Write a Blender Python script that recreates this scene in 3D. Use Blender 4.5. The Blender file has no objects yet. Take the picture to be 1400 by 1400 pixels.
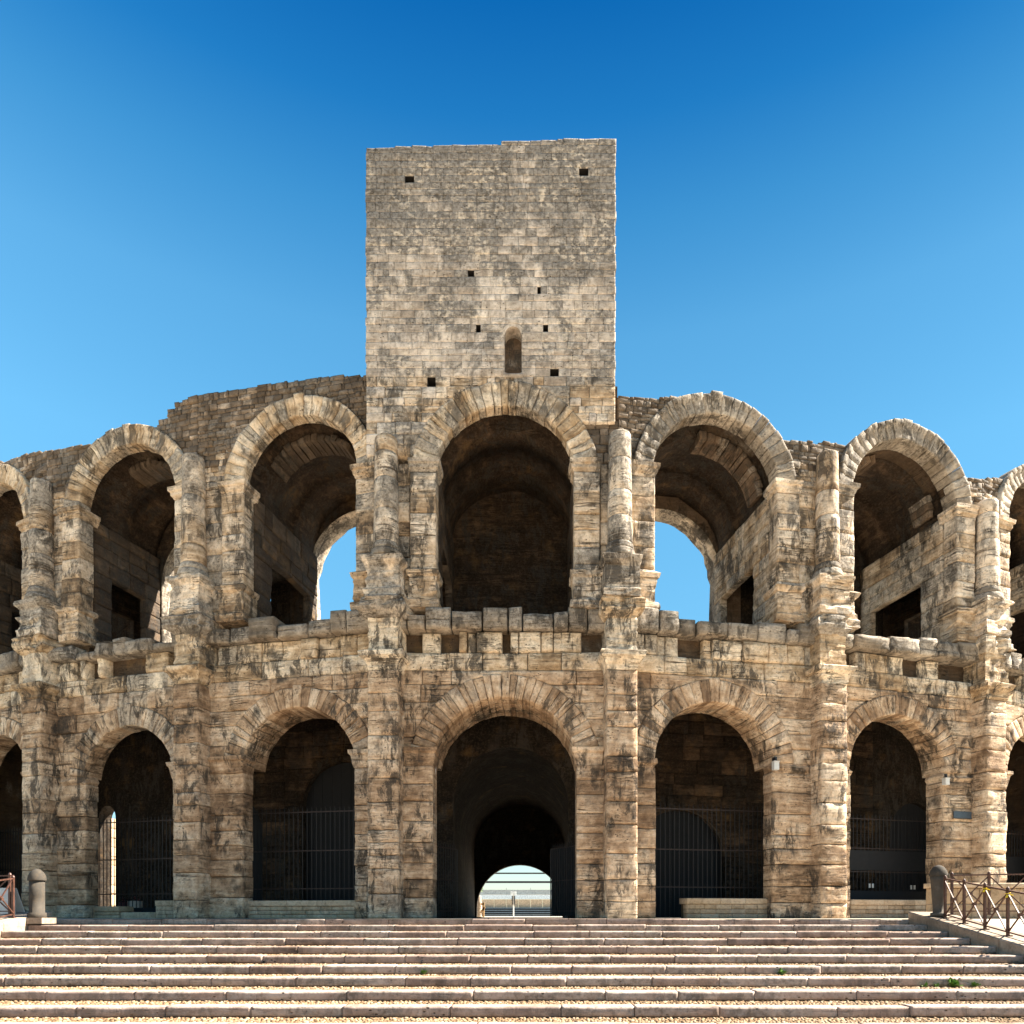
import bpy, math, random
import numpy as np
from math import sin, cos, pi, sqrt, radians, atan2, asin
random.seed(11)
rng = np.random.default_rng(5)
S = bpy.context.scene
COL = S.collection

# ------------------------------------------------------------------ camera
CX, CY, CZ = 1.03, -22.0, 0.09          # eye: a little right of the axis, level with the landing
FPX, VPX, VPY = 990.0, 735.0, 1252.0    # focal length and principal point measured on the 1400 px photograph
cam = bpy.data.cameras.new('camera')
cam.sensor_width = 36.0
cam.lens = FPX / 1400 * 36.0
cam.shift_x = (700 - VPX) / 1400
cam.shift_y = (VPY - 700) / 1400
cam.clip_start, cam.clip_end = 0.1, 3000
camo = bpy.data.objects.new('camera', cam)
COL.objects.link(camo)
camo.location = (CX, CY, CZ)
camo.rotation_euler = (pi / 2, 0, 0)
S.camera = camo

# ------------------------------------------------------------------ sky, sun, exposure
SUN_AZ, SUN_EL = 9.0, 44.0             # azimuth from +x towards +y (behind the facade, from the right)
world = bpy.data.worlds.new('World')
S.world = world
world.use_nodes = True
wn, wl = world.node_tree.nodes, world.node_tree.links
wn.clear()
wo = wn.new('ShaderNodeOutputWorld')
bg = wn.new('ShaderNodeBackground')
sky = wn.new('ShaderNodeTexSky')
sky.sky_type = 'NISHITA'
sky.sun_disc = False
sky.sun_elevation = radians(SUN_EL)
sky.sun_rotation = radians(90 - SUN_AZ)
sky.altitude = 0
sky.air_density = 1.0
sky.dust_density = 0.1
sky.ozone_density = 2.0
hsv = wn.new('ShaderNodeHueSaturation')
hsv.inputs['Saturation'].default_value = 1.25
hsv.inputs['Value'].default_value = .84
# the photograph's sky is even from side to side: average it with its mirror image
sky2 = wn.new('ShaderNodeTexSky')
for _a in ('sky_type', 'sun_disc', 'sun_elevation', 'altitude', 'air_density', 'dust_density', 'ozone_density'): setattr(sky2, _a, getattr(sky, _a))
sky2.sun_rotation = -sky.sun_rotation
wav = wn.new('ShaderNodeMix'); wav.data_type = 'RGBA'; wav.inputs[0].default_value = .5
wl.new(sky.outputs[0], wav.inputs[6]); wl.new(sky2.outputs[0], wav.inputs[7])
wl.new(wav.outputs[2], hsv.inputs['Color'])
# deep polarised blue overhead fading to pale azure lower down, the same all the way round
wtc = wn.new('ShaderNodeTexCoord'); wsp = wn.new('ShaderNodeSeparateXYZ'); wrp = wn.new('ShaderNodeValToRGB'); wmx = wn.new('ShaderNodeMix')
wl.new(wtc.outputs['Generated'], wsp.inputs[0]); wl.new(wsp.outputs[2], wrp.inputs[0])
_e = wrp.color_ramp.elements
_e[0].position = .22; _e[0].color = (.95, .82, .82, 1)
_e[1].position = .80; _e[1].color = (.01, .36, .64, 1)
for _p, _c in ((.03, (.70, .52, .66, 1)), (.50, (1.22, 1.10, 1.04, 1)), (.62, (.98, 1.0, .99, 1)), (.69, (.50, .78, .88, 1)), (.74, (.16, .56, .78, 1))):
    _k = _e.new(_p); _k.color = _c
wmx.data_type = 'RGBA'; wmx.blend_type = 'MULTIPLY'; wmx.inputs[0].default_value = 1
wtn = wn.new('ShaderNodeMix'); wtn.data_type = 'RGBA'; wtn.blend_type = 'MULTIPLY'; wtn.inputs[0].default_value = 1
wtn.inputs[7].default_value = (.92, 1.22, 1.0, 1)
wl.new(hsv.outputs[0], wtn.inputs[6]); wl.new(wtn.outputs[2], wmx.inputs[6]); wl.new(wrp.outputs[0], wmx.inputs[7])
wl.new(wmx.outputs[2], bg.inputs['Color'])
bg.inputs['Strength'].default_value = 0.0500
wl.new(bg.outputs[0], wo.inputs['Surface'])
sl = bpy.data.lights.new('sun', 'SUN')
sl.energy = 5.0
sl.angle = radians(0.5)
sl.color = (1.0, 0.92, 0.80)
so = bpy.data.objects.new('sun', sl)
COL.objects.link(so)
_sd = (cos(radians(SUN_EL)) * cos(radians(SUN_AZ)), cos(radians(SUN_EL)) * sin(radians(SUN_AZ)), sin(radians(SUN_EL)))
from mathutils import Vector, Matrix
so.rotation_euler = Vector((-_sd[0], -_sd[1], -_sd[2])).to_track_quat('-Z', 'Y').to_euler()
so.location = (30, 10, 40)
S.view_settings.view_transform = 'Standard'
S.view_settings.look = 'None'
S.view_settings.use_curve_mapping = False
S.view_settings.exposure = 2.5
S.view_settings.gamma = 1.0

# ------------------------------------------------------------------ noise for the shapes
def _h(i, j, k):
    n = (i * 374761393 + j * 668265263 + k * 2147483647) & 0xFFFFFFFF
    n = ((n ^ (n >> 13)) * 1274126177) & 0xFFFFFFFF
    n = ((n ^ (n >> 16)) * 2246822519) & 0xFFFFFFFF
    return ((n ^ (n >> 15)) & 0xFFFFFF) / float(0xFFFFFF)

def vn(P):
    P = np.asarray(P, float)
    f = np.floor(P)
    t = P - f
    t = t * t * (3 - 2 * t)
    i = f.astype(np.int64)
    x, y, z = i[:, 0], i[:, 1], i[:, 2]
    r = 0
    for a in (0, 1):
        for b in (0, 1):
            for c in (0, 1):
                w = (t[:, 0] if a else 1 - t[:, 0]) * (t[:, 1] if b else 1 - t[:, 1]) * (t[:, 2] if c else 1 - t[:, 2])
                r = r + w * _h(x + a, y + b, z + c)
    return r

def fbm(P, o=3):
    P = np.asarray(P, float)
    r, a, s = 0, .5, 0
    for k in range(o):
        r = r + a * vn(P * (2.03 ** k) + 17.3 * k)
        s += a
        a *= .5
    return r / s - .5

# ------------------------------------------------------------------ materials
def nodes(name):
    m = bpy.data.materials.new(name)
    m.use_nodes = True
    n, l = m.node_tree.nodes, m.node_tree.links
    b = n['Principled BSDF']
    return m, n, l, b

class G:
    """small helper for wiring node graphs"""
    def __init__(s, name, rough=.9, spec=.2):
        s.m, s.n, s.l, s.b = nodes(name)
        s.b.inputs['Roughness'].default_value = rough
        s.b.inputs['Specular IOR Level'].default_value = spec
        s.geo = s.n.new('ShaderNodeNewGeometry')
        s.pos = s.geo.outputs['Position']
    def put(s, sock, v):
        if hasattr(v, 'links') or hasattr(v, 'is_output'): s.l.new(v, sock)
        else: sock.default_value = v
    def scale(s, x, y, z, src=None):
        v = s.n.new('ShaderNodeVectorMath'); v.operation = 'MULTIPLY'
        s.l.new(src or s.pos, v.inputs[0]); v.inputs[1].default_value = (x, y, z)
        return v.outputs[0]
    def noise(s, vec, sc, det=5, rough=.6, dist=0.0):
        t = s.n.new('ShaderNodeTexNoise')
        s.l.new(vec, t.inputs['Vector'])
        t.inputs['Scale'].default_value = sc; t.inputs['Detail'].default_value = det
        t.inputs['Roughness'].default_value = rough; t.inputs['Distortion'].default_value = dist
        return t.outputs['Fac']
    def vor(s, vec, sc, feat='F1'):
        t = s.n.new('ShaderNodeTexVoronoi'); t.feature = feat
        s.l.new(vec, t.inputs['Vector']); t.inputs['Scale'].default_value = sc
        return t.outputs['Distance']
    def math(s, op, a, b=0.0, c=None, clamp=False):
        t = s.n.new('ShaderNodeMath'); t.operation = op; t.use_clamp = clamp
        s.put(t.inputs[0], a); s.put(t.inputs[1], b)
        if c is not None: s.put(t.inputs[2], c)
        return t.outputs[0]
    def rng(s, v, a, b, c=0.0, d=1.0, smooth=True):
        t = s.n.new('ShaderNodeMapRange')
        t.interpolation_type = 'SMOOTHSTEP' if smooth else 'LINEAR'
        s.put(t.inputs['Value'], v)
        for k, x in zip(('From Min', 'From Max', 'To Min', 'To Max'), (a, b, c, d)): t.inputs[k].default_value = x
        return t.outputs[0]
    def mix(s, f, a, b, mode='MIX'):
        t = s.n.new('ShaderNodeMix'); t.data_type = 'RGBA'; t.blend_type = mode
        s.put(t.inputs[0], f)
        for k, v in ((6, a), (7, b)):
            if isinstance(v, tuple): t.inputs[k].default_value = (*v, 1)
            else: s.l.new(v, t.inputs[k])
        return t.outputs[2]
    def ramp(s, f, stops):
        t = s.n.new('ShaderNodeValToRGB')
        e = t.color_ramp.elements
        while len(e) < len(stops): e.new(.5)
        for k, (p, c) in enumerate(stops): e[k].position = p; e[k].color = (*c, 1)
        s.l.new(f, t.inputs[0])
        return t.outputs[0]
    def attr(s, name):
        t = s.n.new('ShaderNodeAttribute'); t.attribute_name = name
        return t.outputs['Fac']
    def bump(s, h, strength, dist, normal=None):
        t = s.n.new('ShaderNodeBump')
        t.inputs['Strength'].default_value = strength; t.inputs['Distance'].default_value = dist
        s.l.new(h, t.inputs['Height'])
        if normal is not None: s.l.new(normal, t.inputs['Normal'])
        return t.outputs[0]
    def done(s, col, nrm=None):
        if isinstance(col, tuple): s.b.inputs['Base Color'].default_value = (*col, 1)
        else: s.l.new(col, s.b.inputs['Base Color'])
        if nrm is not None: s.l.new(nrm, s.b.inputs['Normal'])
        return s.m

def limestone(name, stops, grey=(.19, .165, .135), grey_lo=.55, grey_hi=.72, grey_amt=.8, black_amt=.8,
              bed=1.0, bumpd=.062, ztop=None, rust=.2, pits=1.25, tonew=.34, wm=(1.05, .975, .945), mortar=0):
    g = G(name)
    g.m['bedded'] = True
    tone = g.attr('tone')
    at = g.n.new('ShaderNodeAttribute'); at.attribute_name = 'bed'
    bp = at.outputs['Vector']
    big = g.noise(g.pos, .45, 5, .6)
    bedn = g.noise(g.scale(.5, .5, 4.2, bp), 1.6, 8, .68, .35)
    lines = g.noise(g.scale(.35, .35, 7.5, bp), 1.5, 5, .62, .6)      # thin eroded beds
    fine = g.noise(g.pos, 12, 6, .7)
    mid = g.noise(g.pos, 2.6, 6, .62, .3)
    stops = [(p_, (c_[0] * wm[0], c_[1] * wm[1], c_[2] * wm[2])) for p_, c_ in stops]
    f = g.math('ADD', g.math('MULTIPLY', big, .62), g.math('MULTIPLY', tone, tonew))
    f = g.math('ADD', f, g.math('MULTIPLY', g.math('SUBTRACT', mid, .5), .75))
    f = g.math('ADD', f, g.math('MULTIPLY', g.math('SUBTRACT', bedn, .5), .60 * bed))
    c = g.ramp(f, stops)
    # ochre iron stain
    ru = g.rng(g.noise(g.pos, 1.1, 4, .6), .56, .74, 0, rust)
    c = g.mix(ru, c, (.42, .235, .085))
    # grey weathering crust and lichen
    gm = g.noise(g.scale(1, 1, .75), .85, 9, .68, .5)
    gm = g.math('ADD', gm, g.math('MULTIPLY', g.math('SUBTRACT', tone, .5), .20))
    if ztop:
        z = g.n.new('ShaderNodeSeparateXYZ'); g.l.new(g.pos, z.inputs[0])
        gm = g.math('ADD', gm, g.rng(z.outputs[2], ztop[0], ztop[1], 0, ztop[2]))
    gm = g.rng(gm, grey_lo, grey_hi, 0, grey_amt)
    c = g.mix(gm, c, g.mix(g.rng(fine, .35, .65), tuple(x * .7 for x in grey), tuple(min(1, x * 1.7) for x in grey)))
    if mortar:
        mo = g.math('MULTIPLY', g.rng(g.noise(g.scale(1, 1, 1.5), 5.5, 5, .6), .50, .60), g.rng(g.noise(g.pos, .7, 5, .6), .42, .60))
        c = g.mix(g.math('MULTIPLY', mo, mortar), c, (.66, .555, .43))
    # black run-off streaks and crusts
    st = g.noise(g.scale(2.0, 2.0, .75), 1.5, 10, .74, .5)
    pa = g.noise(g.pos, .6, 4, .6)
    bm = g.math('MULTIPLY', g.rng(st, .475, .56), g.rng(pa, .44, .54))
    bm = g.math('MULTIPLY', bm, g.rng(fine, .25, .55, .55, 1.0))
    c = g.mix(g.math('MULTIPLY', bm, black_amt), c, (.040, .034, .028))
    # hairline cracks along the beds
    hl = g.noise(g.scale(.55, .55, 9.0, bp), 1.9, 6, .66, .8)
    hm = g.math('MULTIPLY', g.rng(g.math('ABSOLUTE', g.math('SUBTRACT', hl, .5)), .006, .020, 1, 0), g.rng(g.noise(g.pos, 1.3, 4, .6), .51, .60))
    c = g.mix(g.math('MULTIPLY', hm, .85 * min(1, bed)), c, (.035, .024, .014))
    # dirt in the bedding crevices and pits, with their shade put into the colour
    cr = g.math('MULTIPLY', g.rng(lines, .32, .41, 1, 0), g.rng(g.noise(g.pos, .9, 5, .6), .44, .58))
    c = g.mix(g.math('MULTIPLY', cr, .85 * min(1, bed)), c, (.060, .040, .023))
    pv = g.vor(g.scale(1, 1, 2.0), 6.5)
    pm = g.math('MULTIPLY', g.rng(pv, .10, .20, 1, 0), g.rng(g.noise(g.pos, 1.7, 4, .6), .47, .60))
    c = g.mix(g.math('MULTIPLY', pm, .8 * pits), c, (.05, .036, .024))
    c = g.mix(g.rng(fine, .30, .55, .45, .0), c, (.10, .072, .045))
    h = g.math('ADD', g.math('MULTIPLY', bedn, .9 * bed), g.math('MULTIPLY', mid, .6))
    h = g.math('ADD', h, g.math('MULTIPLY', fine, .38))
    h = g.math('SUBTRACT', h, g.math('MULTIPLY', cr, .40 * bed))
    h = g.math('SUBTRACT', h, g.math('MULTIPLY', hm, .25 * bed))
    h = g.math('SUBTRACT', h, g.math('MULTIPLY', pm, .5 * pits))
    return g.done(c, g.bump(h, 1.0, bumpd))

TAN = [(.17, (.135, .085, .050)), (.32, (.30, .205, .125)), (.45, (.49, .36, .235)), (.62, (.70, .575, .42))]
CREAM = [(.18, (.17, .115, .068)), (.34, (.38, .285, .18)), (.48, (.60, .49, .355)), (.66, (.76, .67, .53))]
GREY = [(.16, (.13, .108, .082)), (.38, (.25, .215, .17)), (.58, (.42, .37, .30)), (.80, (.62, .56, .47))]
RUBB = [(.20, (.06, .047, .034)), (.44, (.115, .092, .067)), (.62, (.20, .163, .122)), (.80, (.50, .43, .34))]
TOWR = [(.16, (.22, .184, .145)), (.32, (.40, .345, .28)), (.45, (.59, .52, .435)), (.62, (.76, .685, .58))]
def plain(name, col, rough=.6, metal=0.0, nz=.25, sc=6.0, bd=.004):
    g = G(name, rough, .4)
    g.b.inputs['Metallic'].default_value = metal
    n = g.noise(g.pos, sc, 6, .65)
    c = g.mix(g.rng(n, .3, .7, 0, 1), tuple(x * (1 - nz) for x in col), tuple(min(1, x * (1 + nz)) for x in col))
    return g.done(c, g.bump(n, .6, bd))
M = {}
M['lower'] = limestone('warm_limestone', TAN, tonew=.22, rust=.05, wm=(1.01, .968, .955), grey_lo=.56, grey_hi=.70, grey_amt=.6, black_amt=.9)
M['upper'] = limestone('cream_limestone', CREAM, grey_lo=.48, grey_hi=.60, grey_amt=.85, black_amt=.85, rust=.08, wm=(1.03, .985, .975))
M['frieze'] = limestone('frieze_limestone', CREAM, rust=.2, wm=(1.04, .985, .93), grey_lo=.53, grey_hi=.65, grey_amt=.65, black_amt=.9)
M['crust'] = limestone('crusted_limestone', GREY, grey_lo=.44, grey_hi=.58, grey_amt=.85, black_amt=.8, rust=.15, wm=(1.02, .98, .95))
M['rubble'] = limestone('rubble_stone', RUBB, grey=(.12, .11, .095), grey_lo=.48, grey_hi=.64, grey_amt=.6, black_amt=.3, bed=.4, tonew=.36)
M['tower'] = limestone('tower_limestone', TOWR, grey=(.145, .130, .113), grey_lo=.47, grey_hi=.60, grey_amt=.9, black_amt=.25,
                       bed=.4, bumpd=.05, ztop=(18.8, 22.8, .20), pits=1.3, rust=.15, tonew=.22, wm=(1.02, .985, .975), mortar=.75)
M['arch'] = limestone('pale_arch_stone', CREAM, grey_lo=.46, grey_hi=.58, grey_amt=.8, black_amt=.75, rust=.12, wm=(1.03, .985, .95))
M['shadestone'] = limestone('shade_darkened_stone', [(.2, (.030, .021, .014)), (.5, (.06, .044, .030)), (.85, (.15, .115, .08))], grey=(.05, .045, .04), grey_amt=.7, black_amt=.95)  # passage shade put into the stone colour
M['rib'] = limestone('brown_rib_stone', [(.2, (.06, .041, .025)), (.5, (.13, .092, .060)), (.8, (.26, .20, .14))], black_amt=.8)
M['hole'] = plain('hole_shade_black', (.012, .009, .007), .95)  # near-black tone stands in for the shade inside the holes
M['core'] = limestone('rubble_core', [(.2, (.035, .024, .014)), (.5, (.065, .045, .028)), (.8, (.12, .088, .057))], black_amt=.5)
M['vault'] = limestone('shade_darkened_vault_stone', [(.25, (.012, .008, .005)), (.5, (.030, .019, .011)), (.72, (.13, .085, .05))],
                       grey=(.035, .03, .026), grey_amt=.5, black_amt=.9, bumpd=.16)  # darkened so the colour itself carries the vault's shade
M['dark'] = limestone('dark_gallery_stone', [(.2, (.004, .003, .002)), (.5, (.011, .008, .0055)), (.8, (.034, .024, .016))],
                      grey=(.03, .027, .024), grey_amt=.6, black_amt=.9, bumpd=.04)  # near-black colour carries the deep shade of the lower gallery
M['step'] = limestone('step_stone', [(.16, (.15, .110, .090)), (.32, (.29, .222, .185)), (.48, (.39, .31, .262)), (.68, (.48, .405, .35))],
                      grey=(.20, .17, .145), grey_lo=.50, grey_hi=.64, grey_amt=.6, black_amt=.4, bed=.3, bumpd=.025, rust=.1, pits=1.2)
M['brick'] = limestone('dressed_stone', [(.2, (.30, .22, .13)), (.45, (.42, .33, .22)), (.8, (.54, .45, .33))], black_amt=.3,
                       grey_amt=.3, bed=.3, bumpd=.02, pits=.4)
M['kerb'] = limestone('kerb_stone', [(.2, (.20, .165, .125)), (.5, (.29, .245, .19)), (.8, (.38, .33, .265))], grey_amt=.35,
                      black_amt=.25, bed=.2, bumpd=.02, rust=.1, pits=.4)

M['iron'] = plain('dark_iron', (.009, .008, .008), .6, .1)
M['railiron'] = plain('brown_gate_iron', (.035, .022, .018), .6, .2)
M['rust'] = plain('rusty_brown_paint', (.070, .030, .019), .5, .15, .4, 14)
M['door'] = plain('dark_door_paint', (.0035, .0035, .0045), .75)
M['sheet'] = plain('dark_sheet_metal', (.005, .005, .006), .7, .0)
M['white'] = plain('white_enamel', (.55, .54, .51), .45, 0, .06)
M['plaque'] = plain('slate_blue_enamel', (.045, .065, .085), .4, 0, .2)
M['blackplastic'] = plain('black_plastic', (.02, .02, .022), .4)
M['yellow'] = plain('yellow_ribbon', (.78, .60, .03), .6, 0, .1)
M['leaf'] = plain('weed_leaf', (.085, .17, .03), .5, 0, .4, 30)
M['redleaf'] = plain('red_brown_leaf', (.10, .03, .03), .6, 0, .4, 20)
M['pot'] = plain('pale_pot', (.55, .47, .38), .7, 0, .15)
M['seat'] = plain('blue_grey_bench', (.16, .20, .23), .5, .2)
M['steel'] = plain('grey_steel', (.30, .32, .32), .45, .3)
M['darksteel'] = plain('dark_steel', (.03, .035, .04), .5, .3)
M['beige'] = plain('beige_render', (.52, .38, .25), .8)
M['palewall'] = plain('pale_board', (.62, .68, .70), .6)
M['wood'] = plain('weathered_wood', (.36, .23, .11), .7, 0, .3, 9)
def cobble_mat():
    g = G('golden_pebbles', .85)
    t = g.attr('tone')
    n = g.noise(g.pos, 9, 5, .6)
    f = g.math('ADD', g.math('MULTIPLY', t, .8), g.math('MULTIPLY', n, .3))
    c = g.ramp(f, [(.1, (.09, .052, .025)), (.4, (.175, .108, .055)), (.7, (.245, .165, .092)), (.95, (.33, .255, .175))])
    return g.done(c, g.bump(n, .5, .01))
M['cobble'] = cobble_mat()
M['bollard'] = limestone('bollard_stone', [(.2, (.032, .030, .025)), (.5, (.055, .051, .043)), (.8, (.09, .083, .07))], black_amt=.3, bed=.1, bumpd=.01, pits=.5, rust=.05)
def bed_mat():
    g = G('sandy_mortar', .95)
    n = g.noise(g.pos, 3, 8, .7)
    return g.done(g.ramp(n, [(.3, (.08, .053, .028)), (.7, (.15, .105, .062))]), g.bump(n, .7, .02))
M['bed'] = bed_mat()
def ground_mat():
    g = G('pale_paving', .9)
    n = g.noise(g.pos, .6, 8, .65); f = g.noise(g.pos, 14, 5, .6)
    c = g.ramp(n, [(.3, (.40, .345, .27)), (.7, (.52, .455, .365))])
    c = g.mix(g.rng(f, .35, .65, .3, 0), c, (.26, .22, .17))
    return g.done(c, g.bump(f, .5, .01))
M['ground'] = ground_mat()

# ------------------------------------------------------------------ object helpers
def mesh(name, V, Fc, mat, tone=None, smooth=True, bed=None):
    me = bpy.data.meshes.new(name)
    me.from_pydata([tuple(v) for v in V], [], Fc)
    if smooth: me.polygons.foreach_set('use_smooth', [True] * len(me.polygons))
    if tone is not None:
        a = me.attributes.new('tone', 'FLOAT', 'POINT')
        t = np.full(len(V), tone, np.float32) if np.isscalar(tone) else np.asarray(tone, np.float32)
        a.data.foreach_set('value', t)
    if mat.get('bedded'):
        a = me.attributes.new('bed', 'FLOAT_VECTOR', 'POINT')
        a.data.foreach_set('vector', np.asarray(V if bed is None else bed, np.float32).ravel())
    me.materials.append(mat)
    me.update()
    return me
def ob(name, me, parent=None):
    o = bpy.data.objects.new(name, me)
    COL.objects.link(o)
    if parent is not None:
        o.parent = parent
        if parent.type == 'EMPTY': o.matrix_parent_inverse = Matrix.Translation(parent.location).inverted()
    return o
def tag(o, label, cat, group=None):
    o['label'] = label; o['category'] = cat
    if group: o['group'] = group
    return o
def empty(name, loc, label, cat, group=None):
    o = bpy.data.objects.new(name, None)
    o.empty_display_size = .3
    COL.objects.link(o); o.location = loc
    return tag(o, label, cat, group)
class MB:
    """collects geometry for one mesh, in world coordinates"""
    def __init__(s): s.V, s.F, s.T = [], [], []
    def add(s, V, Fc, tone=None):
        n = len(s.V)
        s.V.extend([tuple(v) for v in V]); s.F.extend([tuple(i + n for i in f) for f in Fc])
        s.T.extend([random.random() if tone is None else tone] * len(V))
        return s
    def box(s, a, b, tone=None):
        x0, y0, z0 = a; x1, y1, z1 = b
        V = [(x, y, z) for z in (z0, z1) for y in (y0, y1) for x in (x0, x1)]
        return s.add(V, [(0, 2, 3, 1), (4, 5, 7, 6), (0, 1, 5, 4), (2, 6, 7, 3), (0, 4, 6, 2), (1, 3, 7, 5)], tone)
    def bar(s, p, q, w, d=None, n=4):
        p, q = Vector(p), Vector(q)
        t = (q - p).normalized()
        a = t.cross(Vector((0, 0, 1)))
        if a.length < 1e-4: a = Vector((1, 0, 0))
        a.normalize(); b = t.cross(a)
        d = d or w
        V = []
        for c in (p, q):
            for k in range(n):
                an = 2 * pi * (k + .5) / n
                r = 1 / cos(pi / n) / 2
                V.append(c + a * (cos(an) * w * r) + b * (sin(an) * d * r))
        Fc = [(k, (k + 1) % n, n + (k + 1) % n, n + k) for k in range(n)]
        Fc += [tuple(range(n - 1, -1, -1)), tuple(range(n, 2 * n))]
        return s.add(V, Fc)
    def lathe(s, c, prof, n=16):
        V, Fc = [], []
        for r, z in prof:
            for k in range(n): V.append((c[0] + r * cos(2 * pi * k / n), c[1] + r * sin(2 * pi * k / n), c[2] + z))
        for i in range(len(prof) - 1):
            for k in range(n):
                Fc.append((i * n + k, i * n + (k + 1) % n, (i + 1) * n + (k + 1) % n, (i + 1) * n + k))
        Fc += [tuple(range(n - 1, -1, -1)), tuple(range((len(prof) - 1) * n, len(prof) * n))]
        return s.add(V, Fc)
    def build(s, name, mat, parent=None, smooth=False, loc=None):
        return ob(name, mesh(name, s.V, s.F, mat, s.T, smooth), parent)

# ------------------------------------------------------------------ plan of the facade
class Frame:
    def __init__(s, o, phi):
        s.o, s.phi = np.array(o, float), phi
        s.U = np.array((cos(phi), sin(phi))); s.N = np.array((-sin(phi), cos(phi)))
    def pts(s, u, v, z):
        u, v, z = np.broadcast_arrays(np.asarray(u, float), np.asarray(v, float), np.asarray(z, float))
        return np.stack([s.o[0] + u * s.U[0] + v * s.N[0], s.o[1] + u * s.U[1] + v * s.N[1], z], -1)
    def pt(s, u, v, z): return tuple(s.pts(u, v, z))
    def u(s, px, v=0.0):
        k = (px - VPX) / FPX
        ox, oy = s.o + s.N * v
        return (CX + k * (oy - CY) - ox) / (s.U[0] - k * s.U[1])
    def z(s, py, u=0.0, v=0.0):
        y = s.o[1] + u * s.U[1] + v * s.N[1]
        return (VPY - py) * (y - CY) / FPX + CZ

NODE = {-4: (-21.6, 5.6), -3: (-15.98, 3.1), -2: (-9.96, 1.4), -1: (-3.53, .1), 1: (3.50, .1), 2: (10.28, 1.4), 3: (16.44, 3.1), 4: (22.1, 5.6)}
SEQ = [-4, -3, -2, -1, 1, 2, 3, 4]
BAYS = {}
for a, b, nm in zip(SEQ[:-1], SEQ[1:], ('L3', 'L2', 'L1', 'C', 'R1', 'R2', 'R3')):
    A, B = np.array(NODE[a]), np.array(NODE[b])
    d = B - A
    fr = Frame((A + B) / 2, atan2(d[1], d[0])); fr.L = float(np.hypot(*d)); fr.a, fr.b = a, b
    BAYS[nm] = fr
NF = {}
for i, a in enumerate(SEQ):
    ph = [f.phi for f in BAYS.values() if f.a == a or f.b == a]
    NF[a] = Frame(NODE[a], sum(ph) / len(ph))
    NF[a].half = (max(ph) - min(ph)) / 2
def ring(a, v):
    f = NF[a]
    p = f.o + f.N * v / cos(f.half)
    return float(p[0]), float(p[1])

# ------------------------------------------------------------------ stones
def grid_faces(nu, nz, off=0):
    return [(off + j * (nu + 1) + i, off + j * (nu + 1) + i + 1, off + (j + 1) * (nu + 1) + i + 1, off + (j + 1) * (nu + 1) + i)
            for j in range(nz) for i in range(nu)]
def block(F, uz, w, h, v0=0.0, depth=.4, amp=.03, cham=.03, res=.2, nd=1, fillet=0.0, maxn=7, edge=1.0):
    """one stone: an eroded front face with worn arrises and sides running back into the wall"""
    nu = int(min(maxn, max(2, round(w / res)))) ; nz = int(min(8, max(2, round(h / (res * .6)))))
    e_u, e_z = min(.28, .04 / max(w, .05)), min(.28, .035 / max(h, .05))
    sv = np.concatenate([[0], np.linspace(e_u, 1 - e_u, nu), [1]])
    tv = np.concatenate([[0], np.linspace(e_z, 1 - e_z, nz), [1]])
    nu, nz = len(sv) - 1, len(tv) - 1
    s, t = np.meshgrid(sv, tv)
    s, t = s.ravel(), t.ravel()
    u, z = uz(s, t)
    P = F.pts(u, v0, z)
    bd = (s == 0) | (s == 1) | (t == 0) | (t == 1)
    Q = P + random.random() * .0
    d = fbm(Q * np.array((1.1, 1.1, 4.2)), 3) * 2 * amp + fbm(Q * 5.5 + 40, 2) * amp * .9 + fbm(Q * np.array((1.6, 1.6, 11.0)) + 80, 2) * amp * 1.3
    bulge = (np.clip(4 * s * (1 - s), 0, 1) * np.clip(4 * t * (1 - t), 0, 1)) ** .4
    d = d - bulge * amp * .3
    er = np.clip(fbm(Q * 2.1 + 9, 2) * 2 + .55, .1, 1.6) * cham * edge
    d = np.where(bd, d + er, d)
    if fillet: d = d - fillet * np.clip((t - .70) / .08, 0, 1)
    tilt = (random.random() - .5) * .02
    v = v0 + d + (s - .5) * tilt
    # arrises wander a little
    n1 = fbm(Q * np.array((2.5, 2.5, 3.5)) + 70, 2) * cham * .9
    P = F.pts(u, v, z + np.where(bd, n1, 0))
    V = [P]
    Fc = grid_faces(nu, nz)
    idx = list(range(0, nu + 1)) + [j * (nu + 1) + nu for j in range(1, nz + 1)] + \
          [nz * (nu + 1) + i for i in range(nu - 1, -1, -1)] + [j * (nu + 1) for j in range(nz - 1, 0, -1)]
    m = len(idx)
    prev = idx
    off = len(P)
    su, sz = s[idx], t[idx]
    for k in range(1, nd + 1):
        vv = v0 + depth * k / nd
        R = F.pts(u[idx], vv, z[idx])
        if k < nd:
            dn = fbm(R * np.array((1.2, 1.2, 4)), 3) * 2 * amp
            R = F.pts(u[idx] + np.where(su == 0, 1, np.where(su == 1, -1, 0)) * dn, vv, z[idx] + np.where(sz == 0, 1, np.where(sz == 1, -1, 0)) * dn * .5)
        V.append(R)
        cur = list(range(off, off + m))
        for i in range(m):
            j = (i + 1) % m
            Fc.append((prev[j], prev[i], cur[i], cur[j]))
        prev = cur; off += m
    return np.concatenate(V), Fc

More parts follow.
